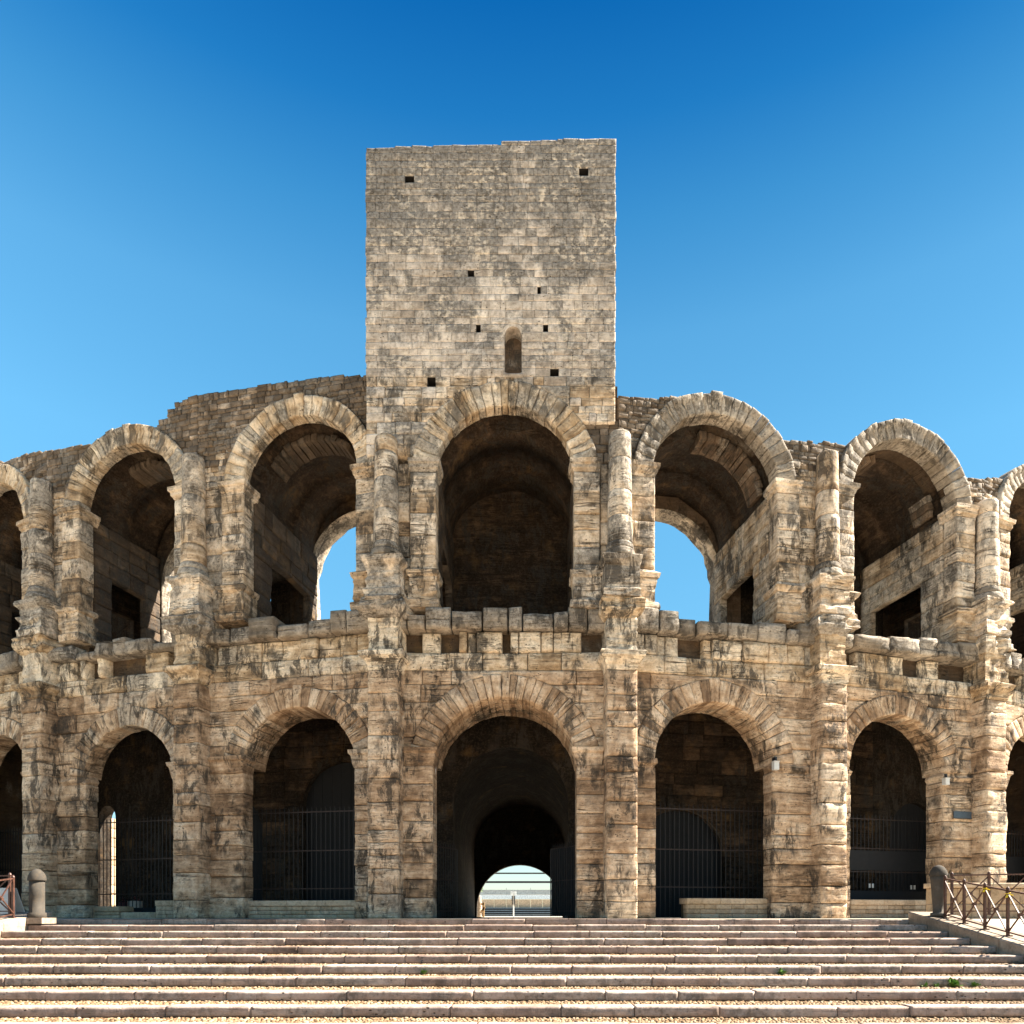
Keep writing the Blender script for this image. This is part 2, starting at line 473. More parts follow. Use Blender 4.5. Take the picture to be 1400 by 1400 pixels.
class Heap:
    """stones gathered for one part name: the largest become objects, the rest one joined part"""
    def __init__(s, name, mat, parent, limit, stuff):
        s.name, s.mat, s.parent, s.limit, s.stuff, s.items = name, mat, parent, limit, stuff, []
    def add(s, V, Fc, area, tone=None, mat=None, parent=None):
        s.items.append((area, V, Fc, random.random() if tone is None else tone, mat or s.mat, parent or s.parent))
    def flush(s):
        s.items.sort(key=lambda x: -x[0])
        for a, V, Fc, t, m, p in s.items[:s.limit]: ob(s.name, mesh(s.name, V, Fc, m, t), p)
        rest = s.items[s.limit:]
        if rest:                                                     # one joined part, keeping each stone's own material
            b, mats, mi = MB(), [], []
            for a, V, Fc, t, m, p in rest:
                b.add(V, Fc, t)
                if m not in mats: mats.append(m)
                mi += [mats.index(m)] * len(Fc)
            o = b.build(s.stuff, mats[0], s.parent, True)
            for m in mats[1:]: o.data.materials.append(m)
            o.data.polygons.foreach_set('material_index', mi)
            o['kind'] = 'stuff'

class Cut:
    def __init__(s, uc, hw, z0, zc, R): s.uc, s.hw, s.z0, s.zc, s.R = uc, hw, z0, zc, R
    def w(s, z):
        z = np.asarray(z, float)
        if getattr(s, 'on', None) is not None: return np.full_like(z, s.hw if s.on else 0.0)
        r = np.where(z <= s.zc, s.hw if s.hw else s.R, np.sqrt(np.clip(s.R ** 2 - (z - s.zc) ** 2, 0, None)))
        if s.hw: r = np.minimum(r, s.hw)
        return np.where((z < s.z0) | (z > s.zc + s.R), 0.0, r)

class Lintel(Cut):
    def w(s, z): return np.where(np.asarray(z) < s.zc, s.hw, 0.0)

def masonry(F, u0, u1, z0, z1, ch, bw, heap, cuts=(), ztop=None, depth=.4, amp=.03, cham=.03, v0=0.0, jit=.02, gap=.009,
            res=.2, hj=.25, wj=.45, edge_depth=None, keep=1.0, matfn=None, nd=1, edge=1.0, tonefn=None, ej=0):
    lines = [z0]
    while lines[-1] < z1 - ch * .6: lines.append(lines[-1] + ch * (1 + (random.random() - .5) * 2 * hj))
    k = (z1 - z0) / (lines[-1] - z0)
    lines = [z0 + (l - z0) * k for l in lines]
    for za, zb in zip(lines[:-1], lines[1:]):
        zm = (za + zb) / 2
        ints = [(u0, None, u1, None)]
        for c in cuts:
            if c.R < .01 and c.hw:                                   # a square putlog hole: takes the course it lies in
                c.on = za <= c.z0 + c.hw < zb
                if c.on: c.za, c.zb = za, zb
            w = float(c.w(zm)) if getattr(c, 'on', None) is None else (c.hw if c.on else 0)
            if w < .045: continue
            new = []
            for a, ca, b, cb in ints:
                if c.uc - w > a and c.uc + w < b: new += [(a, ca, c.uc - w, c), (c.uc + w, c, b, cb)]
                elif c.uc - w > a and c.uc - w < b: new.append((a, ca, c.uc - w, c))
                elif c.uc + w < b and c.uc + w > a: new.append((c.uc + w, c, b, cb))
                elif c.uc + w <= a or c.uc - w >= b: new.append((a, ca, b, cb))
            ints = new
        for a, ca, b, cb in ints:
            if b - a < .10: continue
            us = [a]
            while us[-1] < b - bw * .55: us.append(us[-1] + bw * (1 + (random.random() - .5) * 2 * wj))
            if len(us) == 1: us.append(b)
            kk = (b - a) / (us[-1] - a)
            us = [a + (x - a) * kk for x in us]
            if ej:
                if ca is None: us[0] += random.uniform(-ej, ej * .4)
                if cb is None: us[-1] += random.uniform(-ej * .4, ej)
            for i, (ua, ub) in enumerate(zip(us[:-1], us[1:])):
                zt = zb
                if ztop is not None:
                    lim = ztop((ua + ub) / 2)
                    if lim < za + .06: continue
                    zt = min(zb, lim)
                if random.random() > keep: continue
                lc = ca if i == 0 else None; rc = cb if i == len(us) - 2 else None
                def uz(s, t, ua=ua, ub=ub, za=za, zt=zt, lc=lc, rc=rc):
                    z = za + gap + (zt - za - 2 * gap) * t
                    L = lc.uc + lc.w(z) if lc else np.full_like(z, ua)
                    R = rc.uc - rc.w(z) if rc else np.full_like(z, ub)
                    L, R = L + gap, R - gap
                    R = np.maximum(R, L + .01)
                    u = L * (1 - s) + R * s
                    for c in cuts:
                        if c.hw: continue
                        ins = (np.abs(u - c.uc) < c.w(z) - .001) & (z > c.zc)
                        z = np.where(ins, np.maximum(z, c.zc + np.sqrt(np.clip(c.R ** 2 - (u - c.uc) ** 2, 0, None)) + .005), z)
                    return u, z
                dp, n_d = depth, nd
                rs = min(res, .13) if (lc or rc) else res
                if edge_depth and ((lc and lc.hw) or (rc and rc.hw)): dp, n_d = edge_depth, 4
                V, Fc = block(F, uz, ub - ua, zt - za, v0 + (random.random() - .5) * 2 * jit, dp, amp, cham, rs, n_d, edge=edge)
                heap.add(V, Fc, (ub - ua) * (zt - za), tone=tonefn((ua + ub) / 2, zm) if tonefn else None, mat=matfn(F, (ua + ub) / 2, zm) if matfn else None)

def voussoirs(F, uc, zc, Ri, Ro, zi, n, depth, parent, mat, v0=-.03, amp=.02, fillet=0.0, jr=.05, skip=0.0, tonefn=None, pname='voussoir'):
    a0 = asin(max(-.3, min(.9, (zi - zc) / ((Ri + Ro) / 2))))
    an = np.linspace(a0, pi - a0, n + 1)
    an[1:-1] += (rng.random(n - 1) - .5) * (pi - 2 * a0) / n * .3
    k0 = random.randrange(n)
    for k in range(n):
        if skip and (k + k0) % n < n * skip: continue           # the fallen stretch
        a, b = an[k], an[k + 1]
        ro = Ro + (random.random() - .5) * jr
        if k == n // 2: ro += .07
        ri = Ri + (random.random() - .4) * .03
        g = .006 / Ri
        def uz(s, t):
            th = (a + g) + (b - a - 2 * g) * s
            r = ri + (ro - ri) * t
            return uc - r * np.cos(th) * 1.0, zc + r * np.sin(th)
        V, Fc = block(F, uz, (b - a) * (ri + ro) / 2, ro - ri, v0 + (random.random() - .5) * .03, depth, amp, .025, .15, 3, fillet)
        c0, s0 = F.o, F.U
        du_ = (V[:, 0] - c0[0]) * s0[0] + (V[:, 1] - c0[1]) * s0[1] - uc; dv_ = (V[:, 0] - c0[0]) * F.N[0] + (V[:, 1] - c0[1]) * F.N[1]; dz_ = V[:, 2] - zc
        rr_ = np.hypot(du_, dz_); th_ = np.arctan2(dz_, du_)
        bed = np.stack([rr_ + 7 * uc + F.o[0], dv_, th_ * Ri], -1)
        ob(pname, mesh(pname, V, Fc, mat, tonefn(k, n) if tonefn else random.random(), True, bed), parent)

def loft(F, u0, u1, vf, vb, prof, amp=.025, n=5, chip=.0, sides=(1, 1)):
    """moulded block on a rectangular plan: prof = [(z, projection)]"""
    rings = []
    m = 3
    fine = []
    for (z0_, o0_), (z1_, o1_) in zip(prof[:-1], prof[1:]):
        q_ = max(1, int((z1_ - z0_) / .07))
        fine += [(z0_ + (z1_ - z0_) * i / q_, o0_ + (o1_ - o0_) * i / q_) for i in range(q_)]
    prof = fine + [prof[-1]]
    for z, o in prof:
        a, b, f = u0 - o * sides[0], u1 + o * sides[1], vf - o
        pu = [a] * m + list(np.linspace(a, b, n + 1)) + [b] * m
        pv = list(np.linspace(vb, f, m + 1))[:-1] + [f] * (n + 1) + list(np.linspace(f, vb, m + 1))[1:]
        rings.append((np.array(pu), np.array(pv), np.full(len(pu), z)))
    k = len(rings[0][0])
    V = []
    cu = (u0 + u1) / 2
    for pu, pv, pz in rings:
        Q = F.pts(pu, pv, pz)
        d = fbm(Q * np.array((1.6, 1.6, 4)), 3) * 2 * amp + fbm(Q * np.array((1.5, 1.5, 10.)) + 55, 2) * amp * 2 + chip * np.clip(fbm(Q * np.array((2.2, 2.2, 3.4)) + 31, 3) * 6 - .2, 0, 1)
        V.append(F.pts(pu - np.sign(pu - cu) * d, pv + d * (pv < vb - .01), pz + fbm(Q * 3 + 5, 2) * amp))
    V = np.concatenate(V)
    Fc = []
    for j in range(len(rings) - 1):
        for i in range(k - 1): Fc.append((j * k + i, j * k + i + 1, (j + 1) * k + i + 1, (j + 1) * k + i))
    Fc.append(tuple(range(k - 1, -1, -1)))
    Fc.append(tuple(range((len(rings) - 1) * k, len(rings) * k)))
    return V, Fc

def drum(F, uc, vc, z0, z1, r0, r1, amp=.025, n=18):
    prof = [(z0 + .004, r0 - .02), (z0 + .035, r0)]
    q = max(2, int((z1 - z0) / .22))
    prof += [(z0 + .035 + (z1 - z0 - .07) * i / q, r0 + (r1 - r0) * i / q) for i in range(1, q)]
    prof += [(z1 - .035, r1), (z1 - .004, r1 - .02)]
    V, Fc = [], []
    for z, r in prof:
        a = np.arange(n) * 2 * pi / n
        Q = F.pts(uc + r * np.cos(a), vc + r * np.sin(a), z)
        rr = r - fbm(Q * np.array((1.3, 1.3, 4.0)), 3) * 2 * amp
        V.append(F.pts(uc + rr * np.cos(a), vc + rr * np.sin(a), z))
    for j in range(len(prof) - 1):
        for i in range(n): Fc.append((j * n + i, j * n + (i + 1) % n, (j + 1) * n + (i + 1) % n, (j + 1) * n + i))
    Fc += [tuple(range(n - 1, -1, -1)), tuple(range((len(prof) - 1) * n, len(prof) * n))]
    return np.concatenate(V), Fc

def profile(z0, z1, hw, zi, zc, R, n=14):
    """(z, half width) of an arched opening from sill to above the crown"""
    pr = [(z0, hw), ((z0 + zi) / 2, hw), (zi, hw)]
    a0 = asin(max(-.2, min(.95, (zi - zc) / R)))
    for a in np.linspace(a0, pi / 2, n)[1:]: pr.append((zc + R * sin(a), R * cos(a)))
    return pr
def opening_wall(b, F, u0, u1, uc, vf, vb, pr, z1, back=True, reveal=True, closed_ends=False, topcap=True):
    """a wall sheet pair with an arched opening, added to mesh builder b"""
    zs = [p[0] for p in pr]; ws = [max(p[1], 0) for p in pr]
    faces = []
    for v in ((vf, vb) if back else (vf,)):
        for k in range(len(zs) - 1):
            za, zb, wa, wb = zs[k], zs[k + 1], ws[k], ws[k + 1]
            for sg, e in ((-1, u0), (1, u1)):
                q = [F.pt(e, v, za), F.pt(uc + sg * wa, v, za), F.pt(uc + sg * wb, v, zb), F.pt(e, v, zb)]
                b.add(q, [(0, 1, 2, 3)] if sg < 0 else [(3, 2, 1, 0)], .5)
        q = [F.pt(u0, v, zs[-1]), F.pt(u1, v, zs[-1]), F.pt(u1, v, z1), F.pt(u0, v, z1)]
        b.add(q, [(0, 1, 2, 3)], .5)
    if reveal:
        for sg in (-1, 1):
            for k in range(len(zs) - 1):
                q = [F.pt(uc + sg * ws[k], vf, zs[k]), F.pt(uc + sg * ws[k], vb, zs[k]), F.pt(uc + sg * ws[k + 1], vb, zs[k + 1]), F.pt(uc + sg * ws[k + 1], vf, zs[k + 1])]
                b.add(q, [(0, 1, 2, 3)], .5)
    if topcap:
        b.add([F.pt(u0, vf, z1), F.pt(u1, vf, z1), F.pt(u1, vb, z1), F.pt(u0, vb, z1)], [(0, 1, 2, 3)], .5)
    return b

# ------------------------------------------------------------------ ground and stairs
NST, TRD, RIS, YS, XL, XR = 12, .95, .15, -2.0, -12.4, 11.3
YB, ZB = YS - TRD * NST, -RIS * NST
b = MB()
b.add([(-260, YS, 0), (260, YS, 0), (260, 400, 0), (-260, 400, 0)], [(0, 1, 2, 3)], .5)
for x0, x1 in ((-260, XL - 1.0), (XR + 1.0, 260)):
    b.add([(x0, YB, ZB), (x1, YB, ZB), (x1, YS - .4, -.17), (x0, YS - .4, -.17), (x0, YS, 0), (x1, YS, 0)], [(0, 1, 2, 3), (3, 2, 5, 4)], .5)
b.add([(-260, -260, ZB), (260, -260, ZB), (260, YB, ZB), (-260, YB, ZB)], [(0, 1, 2, 3)], .5)
g = b.build('ground', M['ground']); g['kind'] = 'structure'; g['label'] = 'pale paved square around the stone steps'

b = MB()
for n in range(NST + 1):
    y = YS - TRD * n
    b.box((XL - .05, y + .04, -RIS * (n + 1) - .2), (XR + .05, y + TRD + .04 if n else y + .6, -RIS * n - .035), .5)
stairs = b.build('stairs', M['bed']); stairs['kind'] = 'structure'; stairs['label'] = 'wide flight of shallow stone steps with pebbled treads'
FS = Frame((0, 0), 0)
for n in range(NST):
    F = Frame((0, YS - TRD * n), 0)
    x = XL
    while x < XR - .05:
        w = random.uniform(1.15, 2.3)
        if XR - x - w < .8: w = XR - x
        V, Fc = block(F, lambda s, t, x=x, w=w: (x + .006 + (w - .012) * s, -RIS * (n + 1) - .01 + (RIS + .01) * t), w, RIS,
                      random.uniform(-.014, .014), .30, .012, .012, .14, 3, maxn=14)
        V = V + np.array((0, 0, random.uniform(-.012, .008)))
        ob('step_block', mesh('step_block', V, Fc, M['step'], random.random()), stairs)
        x += w
# pebbles of the treads
PV, PF, PT = [], [], []
cnt = 0
k6 = np.arange(6) * pi / 3
for n in range(1, NST + 1):
    y0, y1 = YS - TRD * n + .30, YS - TRD * (n - 1) - .01
    sp = .062 if n > 5 else .09
    xs = np.arange(XL, XR, sp); ys = np.arange(y0, y1, sp * .9)
    X, Y = np.meshgrid(xs, ys)
    X = X + rng.random((len(ys), 1)) * sp * .9 + (rng.random(X.shape) - .5) * sp * .7
    Y = Y + (rng.random(Y.shape) - .5) * sp * .6 + np.sin(X * 3.1 + n) * .012
    X, Y = X.ravel(), Y.ravel()
    m = len(X)
    r = sp * (.42 + .2 * rng.random(m)); hh = .014 + .020 * rng.random(m)
    rot = rng.random(m) * 6
    base = -RIS * n - .036
    sq = .75 + .5 * rng.random(m)
    ca, sa = np.cos(k6[None] + rot[:, None]), np.sin(k6[None] + rot[:, None])
    R0 = np.stack([X[:, None] + ca * r[:, None] * sq[:, None], Y[:, None] + sa * r[:, None] / sq[:, None], np.full((m, 6), base)], -1)
    R1 = np.stack([X[:, None] + ca * r[:, None] * sq[:, None] * .72, Y[:, None] + sa * r[:, None] / sq[:, None] * .72, np.repeat((base + hh * .75)[:, None], 6, 1)], -1)
    T = np.stack([X, Y, base + hh], -1)[:, None]
    PV.append(np.concatenate([R0, R1, T], 1).reshape(-1, 3))
    one = [(i, (i + 1) % 6, 6 + (i + 1) % 6, 6 + i) for i in range(6)]
    o4 = np.array(one); o3 = np.array([(6 + i, 6 + (i + 1) % 6, 12) for i in range(6)])
    offs = (cnt + np.arange(m) * 13)[:, None, None]
    PF += (o4[None] + offs).reshape(-1, 4).tolist() + (o3[None] + offs).reshape(-1, 3).tolist()
    PT.append(np.repeat(rng.random(m), 13)); cnt += m * 13
co = ob('pebbles', mesh('pebbles', np.concatenate(PV), PF, M['cobble'], np.concatenate(PT)))
co['kind'] = 'stuff'; co['label'] = 'golden rounded pebbles paving the step treads'

# sloping side kerbs of the stairs
def kz(y): return .20 + (y - YS) * RIS / TRD if y < YS else .20
for nm, x0, x1, lab in (('stair_kerb', XR, XR + 1.0, 'sloping stone kerb closing the right end of the stairs'), ('stair_kerb', XL - 1.1, XL, 'sunlit sloping stone kerb closing the left end of the stairs')):
    k = MB().box((x0 + .04, YB, ZB - .3), (x1 - .04, YS - .9, ZB - .1), .5).build(nm, M['kerb'])
    tag(k, lab, 'stone kerb', 'kerbs at the ends of the stairs')
    y = YS + .05
    while y > YB:
        L = random.uniform(1.5, 2.2)
        ya, yb_ = y - L + .008, y - .008
        V = []; Fc = []
        n = 8
        for j in range(n + 1):
            yy = yb_ + (ya - yb_) * j / n
            zt = kz(yy)
            wv = [(float(vn([(x0, yy * 2, 3.)])[0]) - .5) * .03, (float(vn([(x1, yy * 2, 9.)])[0]) - .5) * .03]
            V += [(x0 + wv[0], yy, zt - .75), (x0 + wv[0], yy, zt - .03), (x0 + wv[0] + .03, yy, zt + wv[1] * .4), (x1 - .03 + wv[1], yy, zt + wv[0] * .4), (x1 + wv[1], yy, zt - .03), (x1 + wv[1], yy, zt - .75)]
        for j in range(n):
            for i in range(5): Fc.append((j * 6 + i, j * 6 + i + 1, (j + 1) * 6 + i + 1, (j + 1) * 6 + i))
        Fc += [(0, 1, 2, 3, 4, 5), tuple(n * 6 + i for i in range(5, -1, -1))]
        ob('kerb_slab', mesh('kerb_slab', V, Fc, M['kerb'], random.random(), False), k)
        y -= L

# ------------------------------------------------------------------ amphitheatre
amph = empty('amphitheatre', (0, 0, 0), 'ancient two storey limestone amphitheatre with arches, pilasters and half columns behind the steps', 'amphitheatre')
CORE = .32
ZF = 9.42                                  # top of the parapet, foot of the upper order
LOW = {'C': (592, 788, 6.76, 4.98), 'R1': (897, 1056, 6.78, 4.95), 'R2': (1163, 1289, 6.80, 4.95), 'R3': (1376, None, 6.75, 4.95),
       'L1': (332, 484, 6.62, 4.95), 'L2': (117, 236, 6.42, 4.85), 'L3': (None, 38, 6.6, 4.9)}
UPP = {'C': (597, 784, 15.60, 13.93), 'R1': (894, 1060, 15.76, 13.9), 'R2': (1165, 1304, 15.95, 14.1), 'R3': (1377, None, 15.8, 14.0),
       'L1': (336, 488, 15.69, 13.85), 'L2': (113, 241, 15.75, 13.95), 'L3': (None, 34, 15.7, 13.9)}
TOPS = {'L3': [(-60, 650), (28, 622), (64, 615)], 'L2': [(64, 615), (120, 607), (180, 600), (214, 579), (238, 552), (262, 541), (270, 540)],
        'L1': [(270, 540), (435, 514), (500, 511), (531, 511)], 'R1': [(845, 541), (970, 543), (985, 575), (1060, 600), (1125, 604)],
        'R2': [(1125, 602), (1150, 606), (1235, 640), (1322, 652), (1343, 655)], 'R3': [(1343, 655), (1362, 652), (1440, 690)]}
pier = Heap('pier_stone', M['lower'], amph, 300, 'pier_masonry')
span = Heap('spandrel_stone', M['lower'], amph, 300, 'spandrel_masonry')
frz = Heap('frieze_stone', M['frieze'], amph, 300, 'frieze_masonry')
par = Heap('parapet_stone', M['crust'], amph, 300, 'parapet_masonry')
jmb = Heap('jamb_stone', M['upper'], amph, 300, 'jamb_masonry')
rub = Heap('rubble_stone', M['rubble'], amph, 300, 'rubble_masonry')
psg = Heap('passage_stone', M['upper'], amph, 300, 'passage_masonry')
gal = Heap('gallery_stone', M['vault'], amph, 300, 'gallery_masonry')
DATA = {}
def lerp_top(pts):
    us = [p[0] for p in pts]; zs = [p[1] for p in pts]
    return lambda u: float(np.interp(u, us, zs))

def rough_patch(F, grid_u, grid_v, grid_z, amp, fu=True):
    pass

for nm, F in BAYS.items():
    L2 = F.L / 2
    def span_of(tab, dflt):
        a, c, crown, zi = tab[nm]
        if a is None: ub = F.u(c); ua = ub - dflt
        elif c is None: ua = F.u(a); ub = ua + dflt
        else: ua, ub = F.u(a), F.u(c)
        uc, hw = (ua + ub) / 2, (ub - ua) / 2
        R = hw * 1.03
        return uc, hw, zi, crown - R, R
    lo = span_of(LOW, 3.3); up = span_of(UPP, 3.3)
    DATA[nm] = (lo, up)
    uc, hw, zi, zc, R = lo
    Ro = R + (.70 if nm in ('C', 'R1') else .64)
    DJ = {'C': .9, 'L1': .55, 'R1': .6, 'L2': .5, 'R2': .75}.get(nm, .6)      # depth of the jambs
    DA = {'C': 2.1, 'L1': 1.35, 'R1': 1.3, 'L2': .7, 'R2': 1.0}.get(nm, .9)     # depth of the arch ring
    # ---- lower storey: core wall with the arch, then stones
    b = MB()
    opening_wall(b, F, -L2, L2, uc, CORE, DJ + .02, profile(-.3, 0, hw + .10, zi, zc, R + .10), 8.9)
    wc = b.build('wall_core', M['core'], amph)
    cj = Cut(uc, hw, -1, zi + 9, .01)
    for a, c, s in ((-L2 + .30, uc, -1), (uc, L2 - .30, 1)):
        cut = Cut(uc, hw, -1, 50, .01)
        masonry(F, a if s < 0 else uc, c if s > 0 else uc, 0, zi - .28, .56, 1.15, pier, [cut], amp=.030, cham=.036, edge_depth=DJ, jit=.03, wj=.3)
    ca = Cut(uc, None, -1, zc, Ro)
    pale = (lambda u, z: 1.2 if nm == 'L2' and abs(u - uc) < .75 and z > zc + Ro - .2 else random.random())
    masonry(F, -L2 + .2, L2 - .2, zi, 7.58, .52, 1.1, span, [ca], amp=.030, cham=.028, jit=.03, tonefn=pale)
    masonry(F, -L2 + .2, L2 - .2, 7.58, 8.13, .55, 1.25, frz, [ca], amp=.035, cham=.04, jit=.04, tonefn=pale)
    masonry(F, -L2 + .2, L2 - .2, 8.13, 8.76, .63, .58, frz, [], amp=.045, cham=.05, jit=.09, keep=.74, gap=.012, wj=.75)
    def ptop(u): return 9.45 - .30 * random.random() ** 2 - (.22 if nm in ('L2', 'R2') else 0) * random.random()
    masonry(F, -L2 + .2, L2 - .2, 8.76, 9.47, .71, 1.0 if nm in ('L2', 'R2') else .72, par, [], ztop=ptop, amp=.11 if nm in ('L2', 'R2') else .06, cham=.09, v0=-.24, jit=.13, depth=.95, nd=3, gap=.015, edge=1.3, wj=.5)
    la = MB()
    a0 = asin(max(-.3, min(.9, (zi - zc) / (R + .05))))
    an = np.linspace(a0, pi - a0, 19)
    V = []; 
    for v in (.5, DA * .6, DA + .02): V += [F.pt(uc - (R + .05) * cos(t), v, zc + (R + .05) * sin(t)) for t in an]
    la.add(V, grid_faces(18, 2), .5)
    lar = la.build('lower_arch', M['core'], amph, True)
    voussoirs(F, uc, zc, R, Ro, zi, 29 if nm == 'C' else 23, DA, lar, M['lower'], v0=-.04, amp=.028, tonefn=(lambda k, n: 1.25 if k > n * .40 else random.random()) if nm == 'L2' else None)
    # impost blocks of the lower arch where they survive
    for s, keepers in ((-1, ('C', 'L1', 'R3')), (1, ('C', 'L1', 'L2', 'L3'))):
        e = uc + s * hw
        far = (-L2 + .50) if s < 0 else (L2 - .50)
        good = nm in keepers
        pr = [(zi - .50, .0), (zi - .33, .01), (zi - .28, .05), (zi - .16, .07), (zi - .10, .13), (zi + .01, .14)] if good else [(zi - .30, -.03), (zi - .15, .02), (zi, -.02)]
        if good: pr = [(z + .22, o) for z, o in pr[1:]]; pr[0] = (zi - .30, 0)
        V, Fc = loft(F, min(e, far), max(e, far), -.02, DJ, pr, .02 if good else .06, sides=(1 if s > 0 else .2, 1 if s < 0 else .2))
        ob('impost', mesh('impost', V, Fc, M['lower'], random.random(), False), amph)
    # ---- upper storey
    uc, hw, zi, zc, R = up
    Ro = R + (.70 if nm == 'C' else .61)
    DU = {'C': .42, 'L1': .40, 'L2': .45, 'R1': .55, 'R2': .60}.get(nm, .5)
    b = MB()
    for a, c in ((-L2, uc - hw - .06), (uc + hw + .06, L2)):
        b.add([F.pt(a, CORE, 8.9), F.pt(c, CORE, 8.9), F.pt(c, CORE, zi), F.pt(a, CORE, zi)], [(0, 1, 2, 3)], .5)
    # spandrel core up to the skyline
    if nm == 'C': top = lambda u: 16.6
    else: top = lerp_top([(F.u(px), F.z(py, F.u(px))) for px, py in TOPS[nm]])
    us = np.linspace(-L2, L2, 41)
    zbot = [zi if abs(u - uc) >= R + .1 else max(zi, zc + sqrt((R + .1) ** 2 - (u - uc) ** 2)) for u in us]
    ztp = [max(top(u) - .12, zb) for u, zb in zip(us, zbot)]
    V = [F.pt(u, CORE, z) for u, z in zip(us, zbot)] + [F.pt(u, CORE, z) for u, z in zip(us, ztp)] + [F.pt(u, 1.4, z) for u, z in zip(us, ztp)] + [F.pt(u, 1.4, z) for u, z in zip(us, zbot)]
    b.add(V, grid_faces(40, 3), .5)
    wc2 = b.build('upper_wall_core', M['core'], amph)
    # passage: side walls, barrel vault, back wall with the inner arch
    VB = 4.6 if nm != 'L2' else 3.45
    g0, g1 = (1.5, 4.0) if nm != 'L2' else (1.2, 2.7)        # opening of the gallery through the passage walls
    for s in (-1, 1):
        b = MB()
        e = uc + s * (hw + .22)
        for v0_, v1_, za, zb in ((.4, g0, 8.9, zi), (g0, g1, 12.1, zi), (g1, VB, 8.9, zi)):
            b.add([F.pt(e, v0_, za), F.pt(e, v1_, za), F.pt(e, v1_, zb), F.pt(e, v0_, zb)], [(0, 1, 2, 3)], .5)
        b.build('passage_wall', M['vault'], amph)
        o = F.pt(uc + s * hw, 0, 0)
        W = Frame((o[0], o[1]), F.phi - s * pi / 2)
        cu = Lintel(-s * (g0 + g1) / 2, (g1 - g0) / 2, 8, 12.05 if s < 0 else 12.1, .9)
        ua, ub = (-VB, -.5) if s > 0 else (.5, VB)
        masonry(W, ua, ub, 9.0, zi - .1, .5, .8, psg, [cu], amp=.03, cham=.03, depth=.25, v0=.0, jit=.02, matfn=lambda F_, u_, z_: M['upper'] if nm in ('R1', 'R2', 'R3') and s > 0 else M['shadestone'])  # lit right-bay walls get pale stone, all others the shade-coloured one
    b = MB()
    Rv = R + .03
    a0 = asin((zi - .1 - zc) / Rv) if zi - .1 - zc < Rv else .3
    an = np.linspace(a0, pi - a0, 25)
    vs = [.25, DU - .12, DU - .10, 1.05, 1.1, 2.0, 2.05, min(3.1, VB - .4), min(3.15, VB - .35), min(4.0, VB - .1), VB]
    st = [.02, .02, .20, .20, .0, .0, .14, .14, .02, .02, .10]
    P = np.concatenate([F.pts(uc - (Rv + s_) * np.cos(an), v, zc + (Rv + s_) * np.sin(an)) for v, s_ in zip(vs, st)])
    P = P + fbm(P * 1.9, 3)[:, None] * np.array((.22, 0, .22))
    b.add(P, grid_faces(24, len(vs) - 1), .5)
    # outer skin of the vault
    P = np.concatenate([F.pts(uc - (Ro - .06) * np.cos(an), v, zc + (Ro - .06) * np.sin(an)) for v in (.3, 2.4, VB + .8)])
    b.add(P, grid_faces(24, 2), .5)
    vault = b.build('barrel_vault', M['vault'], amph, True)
    b = MB()
    if nm in ('C', 'L3', 'R3'):
        opening_wall(b, F, -L2 + (.6 if nm != 'C' else 0), L2 - (.6 if nm != 'C' else 0), uc - .35, VB, VB + .5, [(8.9, .42), (10.6, .42), (10.62, 0.0)], 16.2)
    else:
        Rb = {'L1': 2.32, 'R1': 2.28}.get(nm, 1.75)
        zb = 15.38 - Rb
        uo = uc
        if nm == 'L2': Rb = hw - .04; zb = 12.9
        pb = profile(8.9, 0, Rb, zb, zb, Rb)
        opening_wall(b, F, -L2 + .6, max(L2 - .6, uo + Rb + .3), uo, VB, VB + .85, pb, 16.2 if nm in ('L1', 'R1') else 15.6, back=False, reveal=False)
        b2 = MB()
        for sg in (-1, 1):
            P0 = np.array([F.pt(uo + sg * w_, VB, z_) for z_, w_ in pb])
            P = np.array([F.pt(uo + sg * w_, v_, z_) for v_ in (VB + .02, VB + .2, VB + .45, VB + .85) for z_, w_ in pb])
            P = P - sg * np.abs(fbm(P * np.array((2.2, 2.2, 3.)), 3)[:, None] + .04) * np.array((.55, .0, .0))
            b2.add(np.concatenate([P0, P]), grid_faces(len(pb) - 1, 4), .8)
        b2.build('inner_arch', M['upper'], amph, True)
    b.build('back_wall', M['rib'] if nm == 'R1' else M['vault'], amph)  # lighter stone in one bay stands in for warm light on it
    if nm in ('C', 'L3', 'R3'):
        b = MB(); b.add([F.pt(uc - 1, VB + .45, 8.9), F.pt(uc + .3, VB + .45, 8.9), F.pt(uc + .3, VB + .45, 10.7), F.pt(uc - 1, VB + .45, 10.7)], [(0, 1, 2, 3)], .5)
        b.build('inner_door', M['door'], amph)
    # arch ring
    V = [F.pt(uc - (R + .05) * cos(t), v, zc + (R + .05) * sin(t)) for v in (.3, DU - .1) for t in an]
    uar = ob('upper_arch', mesh('upper_arch', V, grid_faces(24, 1), M['core'], .5), amph)
    voussoirs(F, uc, zc, R, Ro, zi, 25 if nm == 'C' else 23, DU, uar, M['crust'] if nm in ('R1', 'R2', 'R3') else M['arch'], v0=-.10, amp=.025, fillet=.06, pname='arch_stone')
    if nm in ('L2', 'L1', 'R1', 'R2'):                 # what is left of the inner order of the arch
        voussoirs(F, uc, zc, R - .17, R + .05, zi + .1, 23, .8, vault, M['shadestone'] if nm[0] == 'L' else M['rib'], v0=.85, amp=.06, skip=.42, jr=.1, pname='rib_stone')  # left ribs take the shade-coloured stone
